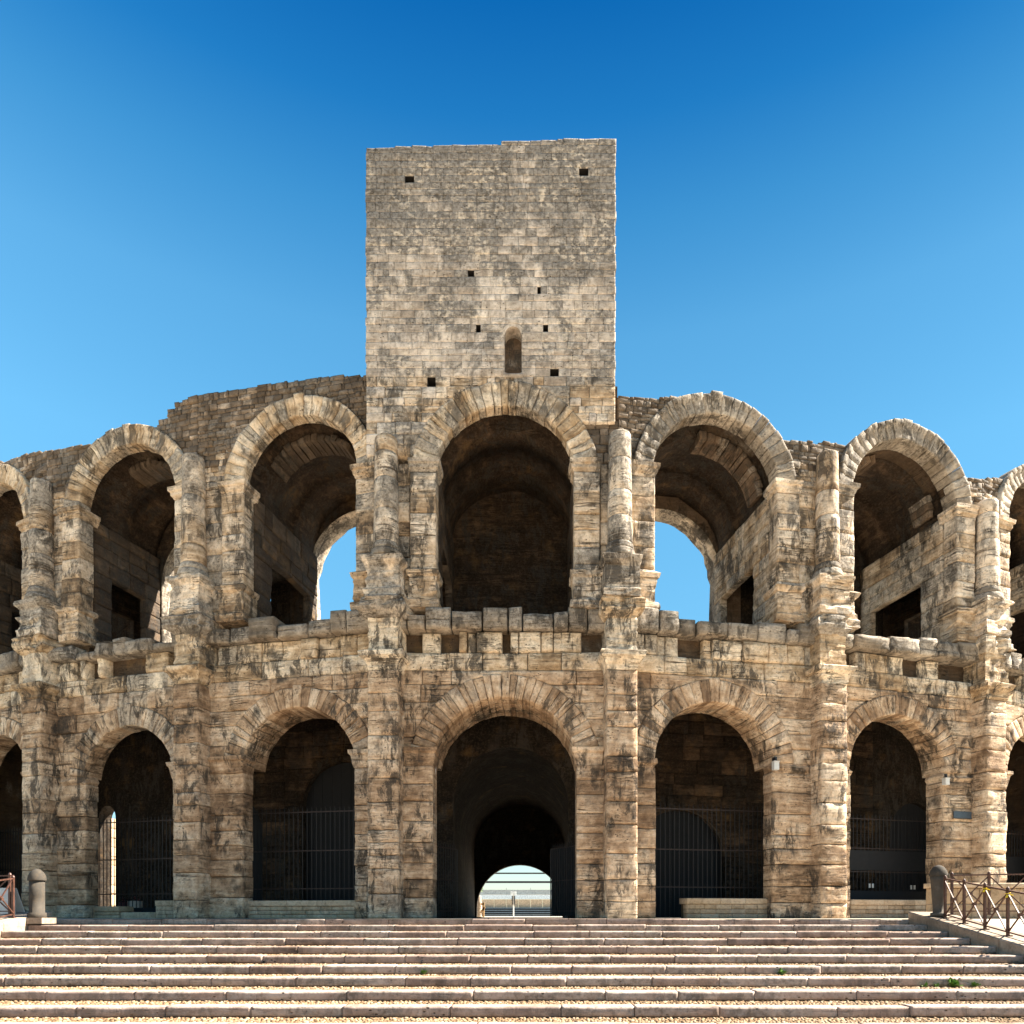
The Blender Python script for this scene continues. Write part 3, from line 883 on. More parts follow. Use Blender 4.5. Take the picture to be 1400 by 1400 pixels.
    # jamb strips with imposts and pedestals
    for s in (-1, 1):
        e = uc + s * hw
        far = -L2 if s < 0 else L2
        mid_ = e + s * min(.80, abs(far - e) - .35)
        cut = Cut(uc, hw, 0, 60, .01)
        masonry(F, mid_ if s < 0 else uc, uc if s < 0 else mid_, ZF, zi - .36, .58, .9, jmb, [cut], amp=.03, cham=.03, v0=-.12, depth=.6, edge_depth=.55, jit=.02, nd=2)
        a, c = (far, mid_ - .02) if s < 0 else (mid_ + .02, far)
        masonry(F, a, c, ZF, zi, .58, .9, jmb, [], amp=.035, cham=.03, v0=.06, depth=.4)
        a, c = min(e, mid_), max(e, mid_)
        V, Fc = loft(F, a, c, -.13, .6, [(zi - .36, .0), (zi - .30, .02), (zi - .26, .06), (zi - .16, .07), (zi - .12, .12), (zi, .13)], .018, sides=(1 if s > 0 else .3, 1 if s < 0 else .3), chip=.03)
        ob('impost', mesh('impost', V, Fc, M['upper'], random.random(), False), amph)
        V, Fc = loft(F, a, c, -.16, .6, [(ZF, .10), (ZF + .22, .11), (ZF + .28, .03), (ZF + .95, .02), (ZF + 1.0, .09), (ZF + 1.12, .12), (ZF + 1.2, .0)], .03, chip=.07)
        ob('jamb_pedestal', mesh('jamb_pedestal', V, Fc, M['upper'], random.random(), False), amph)
    # spandrels of small stones up to the skyline
    ca = Cut(uc, None, -1, zc, Ro)
    if nm == 'C':
        masonry(F, 2.2, L2, zi, 15.2, .24, .34, rub, [ca], amp=.03, cham=.03, jit=.03)
    else:
        zt = max(top(u) for u in us)
        bt = lambda u: top(u) + (random.random() - .5) * .05
        masonry(F, -L2, L2, zi, zt, .165, .25, rub, [ca], ztop=bt, amp=.03, cham=.025, jit=.03, wj=.7, hj=.4, gap=.006, res=.3, matfn=lambda F_, u_, z_: M['rubble'] if z_ > 14.3 + .6 * random.random() else M['upper'])
    # floor between the storeys and the gallery behind the lower arches
    b = MB()
    za, zb = 8.3, 8.9
    A0, B0, A1, B1 = ring(F.a, .35), ring(F.b, .35), ring(F.a, 5.6), ring(F.b, 5.6)
    for z in (za, zb): b.add([(*A0, z), (*B0, z), (*B1, z), (*A1, z)], [(0, 1, 2, 3)], .5)
    b.add([(*A1, za), (*B1, za), (*B1, zb), (*A1, zb)], [(0, 1, 2, 3)], .5)
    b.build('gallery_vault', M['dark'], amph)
    b = MB()
    VI = 5.0
    wa = float((np.array(ring(F.a, VI)) - F.o) @ F.U) - .03; wb = float((np.array(ring(F.b, VI)) - F.o) @ F.U) + .03
    if nm == 'C': opening_wall(b, F, wa, wb, lo[0], VI, VI + .6, profile(0, 0, 2.15, 4.3, 4.25, 2.15), 8.3)
    else:
        du = {'R1': F.u(928, VI), 'L1': F.u(470, VI), 'L3': F.u(154.5, VI) - .38}.get(nm, lo[0])
        hwd = {'R1': 1.85, 'L1': 1.7, 'L3': .54}.get(nm, 1.5)
        zcd = {'R1': 2.3, 'L1': 4.3, 'L3': 4.3}.get(nm, 3.4)
        opening_wall(b, F, wa, wb, du, VI, VI + .6, profile(0, 0, hwd, zcd, zcd, hwd if nm != 'R1' else hwd), 8.3)
        DATA[nm] += ((du, hwd, zcd),)
        if nm in ('L2', 'L1', 'R1', 'R2'):
            masonry(F, wa, wb, 0, 8.2, .52, .95, gal, [Cut(du, None, -1, zcd, hwd + .02)], amp=.03, cham=.03, v0=VI - .10, depth=.15, jit=.03, res=.35)
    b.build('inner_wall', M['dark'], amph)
# shared gaps between passages roofed over
for p, q in zip(list(BAYS)[:-1], list(BAYS)[1:]):
    Fp, Fq = BAYS[p], BAYS[q]
    up, uq = DATA[p][1], DATA[q][1]
    b = MB()
    b.add([Fp.pt(up[0] + up[1] + .2, .4, 12.9), Fq.pt(uq[0] - uq[1] - .2, .4, 12.9), Fq.pt(uq[0] - uq[1] - .2, 4.7, 12.9), Fp.pt(up[0] + up[1] + .2, 4.7, 12.9)], [(0, 1, 2, 3)], .5)
    b.add([Fp.pt(up[0] + up[1] + .2, 4.65, 8.9), Fq.pt(uq[0] - uq[1] - .2, 4.65, 8.9), Fq.pt(uq[0] - uq[1] - .2, 4.65, 12.9), Fp.pt(up[0] + up[1] + .2, 4.65, 12.9)], [(0, 1, 2, 3)], .5)
    b.build('gallery_roof', M['dark'], amph)
for a in (-4, 4):
    b = MB()
    p, q = ring(a, 0), ring(a, 5.6)
    b.add([(*p, 0), (*q, 0), (*q, 14), (*p, 14)], [(0, 1, 2, 3)], .5)
    b.build('light_stop_wall', M['core'], amph)  # unseen plane added to keep light out of the gallery ends
# entrance tunnel under the seating, open to the arena
FC = BAYS['C']
b = MB()
an = np.linspace(0, pi, 17)
T0, T1 = 5.6, 20.0
V = [FC.pt(-2.6 * cos(t), v, 3.9 + 2.6 * sin(t)) for v in (T0, 12, T1) for t in an]
b.add(V, grid_faces(16, 2), .5)
for s in (-2.6, 2.6): b.add([FC.pt(s, T0, 0), FC.pt(s, T1, 0), FC.pt(s, T1, 3.9), FC.pt(s, T0, 3.9)], [(0, 1, 2, 3)], .5)
opening_wall(b, FC, -2.9, 2.9, .01, T1, T1 + .5, profile(0, 0, 2.5, .55, .55, 2.5), 7.0)
b.add([FC.pt(-2.6, T0, 0.006), FC.pt(2.6, T0, .006), FC.pt(2.6, T1, .006), FC.pt(-2.6, T1, .006)], [(0, 1, 2, 3)], .5)
b.add([FC.pt(-3.2, T0, 7.0), FC.pt(3.2, T0, 7.0), FC.pt(3.2, T1 + .5, 7.0), FC.pt(-3.2, T1 + .5, 7.0)], [(0, 1, 2, 3)], .5)
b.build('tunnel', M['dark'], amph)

# ------------------------------------------------------------------ pilasters and half columns at the piers
pil = Heap('pilaster_stone', M['lower'], amph, 300, 'pilaster_masonry')
for a in (-3, -2, -1, 1, 2, 3):
    F = NF[a]
    worn = {-1: .015, 1: .018, -2: .018, 2: .036, -3: .010, 3: .04}[a]
    b = MB()
    V = [F.pt(u, v, z) for z in (0, 9.3) for u in (-.38, .38) for v in (-.42, .5)]
    b.add(V, [(0, 1, 3, 2), (4, 5, 7, 6), (0, 1, 5, 4), (2, 3, 7, 6), (0, 2, 6, 4), (1, 3, 7, 5)], .5)
    pc = b.build('pilaster', M['core'], amph)
    pil.parent = amph
    n0 = len(pil.items)
    masonry(F, -.47, .47, 0, 7.42, .62, 1.6, pil, [], amp=worn, cham=.03 + worn * .5, v0=-.55, depth=.95, nd=3, jit=.02, hj=.4, res=.16)
    pil.items[n0:] = [it[:5] + (pc,) for it in pil.items[n0:]]
    ch = .05 if abs(a) != 1 else .02
    kc = {-1: 1.0, 1: .55, -2: .8, 2: .55, -3: .7, 3: .4}[a]
    V, Fc = loft(F, -.46, .46, -.55, .3, [(7.42, 0), (7.50, .03), (7.56, .02), (7.72, .10), (7.80, .20), (7.92, .22), (7.95, .20)], .02, 6, chip=ch if a in (-3, -2, -1, 1) else .12)
    ob('capital', mesh('capital', V, Fc, M['frieze'], random.random(), False), pc)
    V, Fc = loft(F, -.47, .47, -.50, .35, [(7.96, 0), (8.3, 0), (8.7, -.01), (9.02, 0)], .04, 6, chip=.04)
    ob('pedestal_die', mesh('pedestal_die', V, Fc, M['frieze'], random.random(), False), pc)
    V, Fc = loft(F, -.50, .50, -.52, .45, [(8.98, .0), (9.06, .10 * kc), (9.16, .22 * kc), (9.24, .26 * kc), (9.50, .27 * kc), (9.56, .20 * kc), (9.63, .04)], .04, 8, chip=.12 if abs(a) < 2 else .20)
    ob('cornice_block', mesh('cornice_block', V, Fc, M['frieze'] if a in (1, 3, -3) else M['crust'], random.random(), False), pc)
    # pedestal, base and shaft of the upper half column
    zt = {-1: 14.5, 1: 14.62, -2: 14.75, 2: 14.85, -3: 15.0, 3: 14.3}[a]
    V, Fc = loft(F, -.53, .53, -.60, .4, [(9.60, .05), (9.80, .06), (9.86, .0), (10.52, -.01), (10.58, .04), (10.66, .10), (10.80, .11), (10.84, .04)], .03, 6, chip=.05 if abs(a) == 1 else .10)
    hc = ob('half_column', mesh('half_column', V, Fc, M['upper'], random.random(), False), amph)
    vc = -.18
    V, Fc = drum(F, 0, vc, 10.84, 11.08, .50, .46, .02)
    ob('column_base', mesh('column_base', V, Fc, M['crust'], random.random()), hc)
    V, Fc = drum(F, 0, vc, 11.08, 11.30, .44, .40, .02)
    ob('column_base', mesh('column_base', V, Fc, M['crust'], random.random()), hc)
    z = 11.30
    while z < zt - .2:
        h = random.uniform(.55, 1.0)
        if zt - z - h < .4: h = zt - z
        r = lambda q: .385 - .05 * (q - 11.3) / 3.4
        V, Fc = drum(F, random.uniform(-.012, .012), vc, z, z + h, r(z), r(z + h), .011 if abs(a) == 1 else .017)
        ob('column_drum', mesh('column_drum', V, Fc, M['upper'], random.random()), hc)
        z += h
for hp in (gal, pier, span, frz, par, jmb, rub, psg, pil): hp.flush()

# ------------------------------------------------------------------ the tower over the entrance
FT = Frame((-.39, 0), 0)
tower = empty('stone_tower', (-.39, 2, 14.0), 'tall square medieval tower of grey weathered stone standing over the central arch', 'tower')
ttop = lambda u: float(np.interp(u, [-3.78, 3.78], [23.38, 23.72])) + (vn([(u * 1.7, 2., 2.)])[0] - .5) * .05
b = MB()
q = .92
_u, _hw, _zi, _zc, _R = DATA['C'][1]
ucT = _u + FC.o[0] + .39
for nmv, vv in (('front', q), ('back', 5.0)):
    us = np.linspace(-3.74, 3.74, 41)
    zb = [14.0 if abs(u - ucT) > 2.6 else max(14.0, _zc + sqrt(max(0, 2.62 ** 2 - (u - ucT) ** 2))) for u in us]
    V = [FT.pt(u, vv, z) for u, z in zip(us, zb)] + [FT.pt(u, vv, ttop(u) - .12) for u in us]
    b.add(V, grid_faces(40, 1), .5)
for u in (-3.6, 3.6): b.add([FT.pt(u, q, 14), FT.pt(u, 5, 14), FT.pt(u, 5, 23.5), FT.pt(u, q, 23.5)], [(0, 1, 2, 3)], .5)
b.add([FT.pt(-3.7, q, 23.25), FT.pt(3.7, q, 23.5), FT.pt(3.7, 5, 23.5), FT.pt(-3.7, 5, 23.25)], [(0, 1, 2, 3)], .5)
b.build('tower_core', M['vault'], tower)  # core coloured dark to deepen the shade seen in the holes
tst = Heap('tower_stone', M['tower'], tower, 300, 'tower_masonry')
cutA = Cut(ucT, None, -1, _zc, _R + .68)
def hole(px, py, w): 
    u = FT.u(px); z = FT.z(py)
    return Cut(u, w / 2, z - w * .5, z + w * .5, .001)
holes = [hole(560, 248, .28), hole(798, 238, .28), hole(644, 377, .19), (hole(654, 453, .14)), hole(746, 449, .15), hole(590, 520, .25), hole(758, 515, .26), hole(737, 397, .10)]
uw = FT.u(701.5)
zw0, zw1 = FT.z(512), FT.z(447)
class Slot(Cut):
    def w(s, z): return np.where((np.asarray(z) > zw0) & (np.asarray(z) < zw1), .26, 0.0)
win = Slot(uw, .26, zw0, zw1, .2)
masonry(FT, -3.78, 3.78, 15.07, 16.45, .27, .42, tst, [cutA, holes[5], holes[6], win], amp=.03, cham=.02, v0=-.03, depth=.98, jit=.02, wj=.7, hj=.4, res=.3, gap=.006, matfn=lambda F, u, z: M['upper'] if random.random() < .75 else M['tower'])
masonry(FT, -3.78, -1.9, 14.05, 15.07, .27, .42, tst, [cutA], amp=.03, cham=.02, v0=-.03, depth=.98, jit=.02, wj=.7, hj=.4, res=.3, gap=.006, matfn=lambda F, u, z: M['upper'] if random.random() < .75 else M['tower'])
masonry(FT, -3.78, 3.78, 16.45, 23.75, .245, .38, tst, [cutA, win] + holes, ztop=ttop, amp=.022, cham=.007, v0=-.03, depth=.98, jit=.006, wj=.6, hj=.25, res=.3, gap=.0015, ej=.03)
for u, ph in ((3.78, pi / 2), (-3.78, -pi / 2)):
    o = FT.pt(u, 0, 0)
    W = Frame((o[0], o[1]), ph)
    masonry(W, *((1.0, 5.0) if u > 0 else (-5.0, -1.0)), 14.1 if u < 0 else 15.1, 23.4 if u < 0 else 23.7, .275, .6, tst, [], amp=.018, cham=.02, depth=.3, jit=.02, res=.4)
    for it in range(len(tst.items)):
        pass
tst.flush()
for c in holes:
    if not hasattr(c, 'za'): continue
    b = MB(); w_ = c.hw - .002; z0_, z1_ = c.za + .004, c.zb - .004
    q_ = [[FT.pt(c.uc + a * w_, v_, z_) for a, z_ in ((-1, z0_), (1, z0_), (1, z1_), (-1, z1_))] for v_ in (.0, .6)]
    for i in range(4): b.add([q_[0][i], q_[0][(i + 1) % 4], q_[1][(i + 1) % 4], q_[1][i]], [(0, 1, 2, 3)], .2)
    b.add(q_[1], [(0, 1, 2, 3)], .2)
    b.build('putlog_shade_lining', M['hole'], tower)  # dark lining added to paint the shade inside each hole
b = MB()
b.add([FT.pt(uw - .3, .40, FT.z(513)), FT.pt(uw + .3, .40, FT.z(513)), FT.pt(uw + .3, .40, FT.z(440)), FT.pt(uw - .3, .40, FT.z(440))], [(0, 1, 2, 3)], .5)
b.build('blocked_window', M['rib'], tower)
b = MB(); an_ = np.linspace(0, pi, 13)
top_ = [FT.pt(uw - .30 * cos(t), -.045, zw1 - .30 + (.36 if 1 else 0) * 1.0) for t in an_]
V = []
for v_ in (-.045, .40):
    V += [FT.pt(uw - .25 * cos(t), v_, zw1 - .27 + .25 * sin(t)) for t in an_] + [FT.pt(uw - .31 * cos(t), v_, zw1 - .27 + max(.0, .33 * sin(t) ** .6)) for t in an_]
n_ = 13
b.add(V, [(i, i + 1, n_ + i + 1, n_ + i) for i in range(12)] + [(2 * n_ + i, i, i + 1, 2 * n_ + i + 1)[::-1] for i in range(12)] + [(n_ + i, n_ + i + 1, 3 * n_ + i + 1, 3 * n_ + i) for i in range(12)], .5)
b.build('window_arch', M['tower'], tower)
V, Fc = loft(FT, uw - .29, uw + .29, -.05, .4, [(FT.z(517), 0), (FT.z(513), .01), (FT.z(512), 0)], .01, 3)
ob('window_sill', mesh('window_sill', V, Fc, M['tower'], .3), tower)
#@@PART3
# ------------------------------------------------------------------ doors inside the gallery
VI = 5.0
for nm, zt, lab in (('R1', 9, 'dark'), ('L1', 9, 'dark'), ('R2', 9, ''), ('R3', 9, ''), ('L2', 9, '')):
    F = BAYS[nm]; du, hwd, zcd = DATA[nm][2]
    n = 9
    d = None
    for k in range(n):
        ua, ub = du - hwd - .1 + (2 * hwd + .2) * k / n, du - hwd - .1 + (2 * hwd + .2) * (k + 1) / n
        b = MB()
        V = [F.pt(u, v, z) for z in (0.01, zcd + hwd + .1) for u in (ua + .006, ub - .006) for v in (VI + .22 + .004 * (k % 2), VI + .30)]
        b.add(V, [(0, 1, 3, 2), (4, 5, 7, 6), (0, 1, 5, 4), (2, 3, 7, 6), (0, 2, 6, 4), (1, 3, 7, 5)])
        if d is None: d = b.build('gallery_door', M['door'], amph)
        else: b.build('door_plank', M['door'], d)
    if nm == 'R1':
        b = MB(); an = np.linspace(.05, pi - .05, 25)
        V = [F.pt(du - r * cos(t), v, zcd + r * sin(t)) for v in (VI - .06, VI + .2) for r in (hwd - .02, hwd + .16) for t in an]
        b.add(V, grid_faces(24, 1), .5); b.add(V[:25] + V[50:75], grid_faces(24, 1), .5); b.add(V[25:50] + V[75:], grid_faces(24, 1), .5)
        b.build('door_arch', M['core'], d)
cw = empty('inner_stone_wall', (-21.2, 9, 0), 'sunlit honey coloured stone wall seen through the slit behind the second left gate', 'wall')
Hc = Heap('wall_stone', M['brick'], cw, 300, 'wall_masonry')
masonry(Frame((-21.2, 9.0), pi / 2), 0, 14, 0, 5.2, .5, .9, Hc, [], depth=.6)
Hc.flush()

# ------------------------------------------------------------------ iron gates
def gate(F, v, ua, ub, z0, z1, sp, rails, label, low=None, panels=(), group='iron gates in the lower arches', bow=0):
    g = empty('iron_gate', F.pt((ua + ub) / 2, v, z0), label, 'gate', group)
    n = max(3, int((ub - ua) / sp))
    for k in range(n + 1):
        u = ua + (ub - ua) * k / n
        zz = 0.02 if low is not None and u < low else z0
        b = MB()
        w = .04 if k in (0, n) else .022
        top = z1 + (.0 if k in (0, n) else .12)
        b.bar(F.pt(u, v, zz), F.pt(u, v, top), w, n=4)
        if k not in (0, n): b.add([F.pt(u - .013, v, top), F.pt(u + .013, v, top), F.pt(u, v - .013, top), F.pt(u, v, top + .09)], [(0, 2, 3), (2, 1, 3), (1, 0, 3)])
        b.build('bar', M['iron'], g)
    for z in rails:
        b = MB(); b.bar(F.pt(ua, v - .012, z), F.pt(ub, v - .012, z), .025, .035); b.build('rail', M['railiron'], g)
    for za, zb in panels:
        b = MB()
        V = [F.pt(u, q, z) for z in (za, zb) for u in (ua + .02, ub - .02) for q in (v - .03, v - .018)]
        b.add(V, [(0, 1, 3, 2), (4, 5, 7, 6), (0, 1, 5, 4), (2, 3, 7, 6), (0, 2, 6, 4), (1, 3, 7, 5)])
        b.build('sheet_panel', M['sheet'], g)
    return g
F = BAYS['R1']; v = 1.7
uu = lambda px, v=1.7: F.u(px, v)
gz = lambda py, px=None, v=1.7: F.z(py, F.u(px, v) if px else 0, v)
gate(F, v, uu(890), uu(1060), gz(1228), gz(1107), .165, [gz(1107), gz(1162), gz(1213)], 'iron bar gate right of the main entrance, with a dark arched door behind it', low=uu(938))
F = BAYS['L1']
gate(F, v, uu(322), uu(490), gz(1230), gz(1110), .165, [gz(1110), gz(1163), gz(1215)], 'iron bar gate left of the main entrance, standing on a full width block wall')
F = BAYS['R2']
g2 = gate(F, v, uu(1156), uu(1292), gz(1231), gz(1120), .16, [gz(1120), gz(1160), gz(1192)], 'iron gate with dark sheet panel and small white notices',
     panels=[(gz(1190), gz(1163)), (gz(1231), gz(1218))])
for px, py in ((1189, 1211), (1193.5, 1211), (1246, 1212.5), (1250.5, 1212.5)):
    u, z = F.u(px, v - .05), F.z(py, 0, v)
    V = [F.pt(u + a * .04, q, z + c * .075) for c in (-1, 1) for a in (-1, 1) for q in (v - .05, v - .04)]
    MB().add(V, [(0, 1, 3, 2), (4, 5, 7, 6), (0, 1, 5, 4), (2, 3, 7, 6), (0, 2, 6, 4), (1, 3, 7, 5)]).build('notice', M['white'], g2)
F = BAYS['L2']
gate(F, v, uu(112), uu(238), gz(1246), gz(1122), .16, [gz(1122), gz(1174), gz(1222)], 'iron bar gate with potted plants and a narrow lit slit behind it', panels=[(gz(1247), gz(1241))])
F = BAYS['R3']
gate(F, v, uu(1368), uu(1368) + 3.3, .6, 3.3, .16, [3.3, 1.9, .8], 'iron bar gate cut by the right edge of the picture', panels=[(1.7, 2.4)])
F = BAYS['L3']
gate(F, v, uu(36) - 3.3, uu(36), .1, 3.4, .16, [3.4, 1.9, .6], 'iron bar gate cut by the left edge of the picture')
F = BAYS['C']
for s, pxj, pxe, lab in ((-1, 589, 625, 'left leaf of the main entrance gate, folded open into the dark arch'), (1, 788, 753, 'right leaf of the main entrance gate, open beside the bright tunnel end')):
    p = F.pt(F.u(pxj, 1.9), 1.9, 0); uE = F.u(pxe, 3.3); q = F.pt(uE, 3.3, 0)
    ph = atan2(q[1] - p[1], q[0] - p[0])
    L = math.hypot(q[1] - p[1], q[0] - p[0])
    W = Frame((p[0], p[1]), ph)
    gate(W, 0, 0, L, .06, 2.42, .14, [2.42, 1.3, .25], lab, panels=[(.1, 2.40)] if s > 0 else ())

# ------------------------------------------------------------------ low block walls under the gates
def low_wall(F, pa, pb, pytop, label, vf=.35, rows=3, cap=True):
    ua, ub = F.u(pa, vf), F.u(pb, vf)
    zt = F.z(pytop, (ua + ub) / 2, vf)
    w = empty('low_wall', F.pt((ua + ub) / 2, vf, 0), label, 'wall', 'low block walls in the gateways')
    V = [F.pt(u, q, z) for z in (0.01, zt - .03) for u in (ua + .03, ub - .03) for q in (vf + .05, vf + .55)]
    MB().add(V, [(0, 1, 3, 2), (4, 5, 7, 6), (0, 1, 5, 4), (2, 3, 7, 6), (0, 2, 6, 4), (1, 3, 7, 5)], .5).build('wall_core', M['bed'], w)
    hp = Heap('wall_block', M['brick'], w, 300, 'wall_blocks')
    zc = zt - .19 if cap else zt
    masonry(F, ua, ub, 0.0, zc, zc / rows, .46, hp, [], amp=.008, cham=.012, v0=vf, depth=.3, jit=.008, gap=.005, hj=.04, wj=.3, res=.4)
    if cap: masonry(F, ua - .02, ub + .02, zc, zt, .19, 1.1, hp, [], amp=.008, cham=.012, v0=vf - .03, depth=.62, jit=.005, gap=.004, hj=0, wj=.4, res=.4)
    hp.flush()
low_wall(BAYS['R1'], 939, 1058, 1228, 'pale block wall below the gate right of the entrance, with a gap at its left')
low_wall(BAYS['L1'], 333, 486, 1231, 'pale block wall filling the foot of the arch left of the entrance')
low_wall(BAYS['R2'], 1163, 1290, 1230, 'stained block wall below the gate with the white notices, beside the right bollard')
low_wall(BAYS['L2'], 122, 163, 1239, 'short block wall left of the doorstep in the second left arch', rows=2)
low_wall(BAYS['L2'], 213, 241, 1231, 'short block wall right of the doorstep in the second left arch', rows=3)
F = BAYS['L2']
ua, ub = F.u(161, .45), F.u(214, .45)
V, Fc = loft(F, ua, ub, .40, 1.2, [(-.06, 0), (.17, 0), (.21, -.02)], .01, 5)
tag(ob('doorstep', mesh('doorstep', V, Fc, M['brick'], .6)), 'single pale stone doorstep between two short block walls in the second left arch', 'step')
for px, r, h, lab in ((169, .17, .42, 'small dark red plant in a pot behind the second left gate, left one'), (185, .24, .48, 'pale pot with red leaves behind the second left gate, right of its dark neighbour')):
    u = F.u(px, 2.2); p = F.pt(u, 2.2, 0)
    t = empty('potted_plant', p, lab, 'plant', 'pots behind the second left gate')
    MB().lathe((p[0], p[1], 0.0), [(r * .9, .0), (r * .9, .22), (r * .6, .24), (r * .8, .26), (r, .3), (r * 1.05, .3 + h * .7), (r * .9, .3 + h * .7), (r * .85, .28 + h * .62)], 16).build('pot', M['pot'] if r > .2 else M['redleaf'], t, True)
    b = MB()
    for k in range(26):
        a, rr, hh = random.uniform(0, 6.3), random.uniform(0, r * 1.1), .3 + h * .7 + random.uniform(-.02, .16)
        c = Vector((p[0] + rr * cos(a), p[1] + rr * sin(a), hh)); d = Vector((random.uniform(-1, 1), random.uniform(-1, 1), random.uniform(.2, 1))).normalized() * .08
        e = Vector((-d.y, d.x, .02)) * .5
        b.add([c - e * .6, c + d * .5 - e, c + d, c + d * .5 + e], [(0, 1, 2, 3)])
    b.build('leaves', M['redleaf'], t)

# ------------------------------------------------------------------ small fittings on the walls
def boxobj(name, F, px, py, v, w, h, d, mat, label, cat, bracket=True, group=None):
    u = F.u(px, v); z = F.z(py, u, v)
    t = empty(name, F.pt(u, v, z), label, cat, group)
    cor = [F.pt(u + a * w / 2, q, z + c * h / 2) for c in (-1, 1) for a in (-1, 1) for q in (v - d, v)]
    FC6 = [(0, 1, 3, 2), (4, 5, 7, 6), (0, 1, 5, 4), (2, 3, 7, 6), (0, 2, 6, 4), (1, 3, 7, 5)]
    MB().add(cor, FC6).build('housing', M[mat], t)
    b = MB(); b.add([F.pt(u + a * (w / 2 + .012), q, z + h / 2 + e) for e in (0.002, .022) for a in (-1, 1) for q in (v - d - .02, v)], FC6)
    b.build('lid', M[mat], t)
    if bracket:
        b = MB(); b.bar(F.pt(u + .02, v + .12, z + h / 2 + .12), F.pt(u + .02, v - d * .5, z + h / 2 + .12), .07, .09)
        b.bar(F.pt(u + .02, v - d * .5, z + h / 2 + .14), F.pt(u + .02, v - d * .5, z + h / 2 + .02), .05)
        b.build('bracket', M['blackplastic'], t)
boxobj('wall_floodlight', BAYS['R1'], 1058.5, 1048, -.06, .17, .25, .16, 'white', 'small white box light under a dark bracket at the arch right of the entrance', 'light', True, 'white box lights on the arch jambs')
boxobj('wall_floodlight', BAYS['R2'], 1290.5, 1069.5, .0, .17, .21, .16, 'white', 'small white box light on the jamb of the second right arch, above the blue plaque', 'light', True, 'white box lights on the arch jambs')
F = BAYS['R2']
ua, ub, za, zb = F.u(1304, -.09), F.u(1328, -.09), F.z(1119, 2.2), F.z(1110, 2.2)
FC6 = [(0, 1, 3, 2), (4, 5, 7, 6), (0, 1, 5, 4), (2, 3, 7, 6), (0, 2, 6, 4), (1, 3, 7, 5)]
t = empty('wall_plaque', F.pt((ua + ub) / 2, -.1, za), 'narrow slate blue plaque on the stone pier right of the second right arch', 'sign')
MB().add([F.pt(u, q, z) for z in (za, zb) for u in (ua, ub) for q in (-.10, -.07)], FC6).build('plate', M['plaque'], t)
MB().add([F.pt(u, q, z) for z in (za - .02, za - .002) for u in (ua - .02, ub + .02) for q in (-.11, -.03)], FC6).build('frame', M['blackplastic'], t)
F = BAYS['C']
b = MB()
pp = [F.pt(F.u(594 + 1.5 * sin(k * .6), .5), .5 + .02 * k, F.z(1036 + 50 * k / 10, 0, .5)) for k in range(11)]
for p_, q_ in zip(pp[:-1], pp[1:]): b.bar(p_, q_, .016)
tag(b.build('hanging_cable', M['white']), 'thin pale cable hanging from the left impost of the main entrance arch', 'cable')

# ------------------------------------------------------------------ bollards, railings, parapet beside the stairs
for (x, y), z0, prof, lab in (((11.66, -2.8), .08, [(.20, 0), (.20, .08), (.135, .10), (.145, .3), (.19, .92), (.205, 1.06), (.225, 1.08), (.225, 1.12), (.20, 1.20), (.14, 1.29), (.07, 1.34), (.01, 1.36)], 'tapered stone bollard with domed cap at the top of the right kerb'),
                             ((-12.30, -2.72), .0, [(.22, 0), (.22, .16), (.18, .18), (.18, .6), (.18, 1.02), (.215, 1.04), (.215, 1.07), (.20, 1.15), (.16, 1.24), (.09, 1.31), (.01, 1.34)], 'straight round stone bollard with domed cap at the top of the left kerb')):
    t = empty('stone_bollard', (x, y, z0), lab, 'bollard', 'stone bollards at the head of the kerbs')
    k = [i for i, p in enumerate(prof) if p[0] > .21 and i > 2][0]
    MB().lathe((x, y, z0), prof[:k], 20).build('shaft', M['bollard'], t, True)
    MB().lathe((x, y, z0), [(prof[k][0], prof[k][1] - .018)] + prof[k:], 20).build('domed_cap', M['bollard'], t, True)
def railing(pts, label, h=1.03, lean=True):
    r = empty('iron_railing', pts[0], label, 'railing', 'iron railings beside the stairs')
    up = Vector((0, 0, 1))
    P = [Vector(p) for p in pts]
    for p in P:
        MB().bar(p, p + up * (h + .02), .055).box((p.x - .07, p.y - .07, p.z - .01), (p.x + .07, p.y + .07, p.z + .02)).lathe((p.x, p.y, p.z + h), [(.03, 0), (.045, .03), (.03, .07), (.004, .09)], 8).build('post', M['rust'], r)
    for p, q in zip(P[:-1], P[1:]):
        MB().bar(p + up * h, q + up * h, .045, .035).build('top_rail', M['rust'], r)
        MB().bar(p + up * .09, q + up * .09, .035, .03).build('bottom_rail', M['rust'], r)
        d = (q - p).cross(up).normalized() * .018
        MB().bar(p + up * (h - .03) + d, q + up * .10 + d, .028).build('brace', M['rust'], r)
        MB().bar(p + up * .10 - d, q + up * (h - .03) - d, .028).build('brace', M['rust'], r)
        c = (p + q) / 2 + up * (h / 2 + .03)
        MB().box((c.x - .04, c.y - .04, c.z - .04), (c.x + .04, c.y + .04, c.z + .04)).build('boss', M['rust'], r)
    return r
railing([(11.68, -3.08 - .84 * i, kz(-3.08 - .84 * i)) for i in range(7)], 'rusty brown railing with crossed braces stepping down the right kerb')
railing([(11.9 + .8 * i, -3.0 - .28 * i, .12) for i in range(6)], 'level rusty railing running off to the right behind the sloping one')
railing([(-12.72, -3.02 - .84 * i, kz(-3.02 - .84 * i)) for i in range(5)], 'sunlit rusty railing with crossed braces stepping down the left kerb')
railing([(-13.0 - .85 * i, -2.75 - .15 * i, .12) for i in range(4)], 'level rusty railing running off to the left behind the bollard')
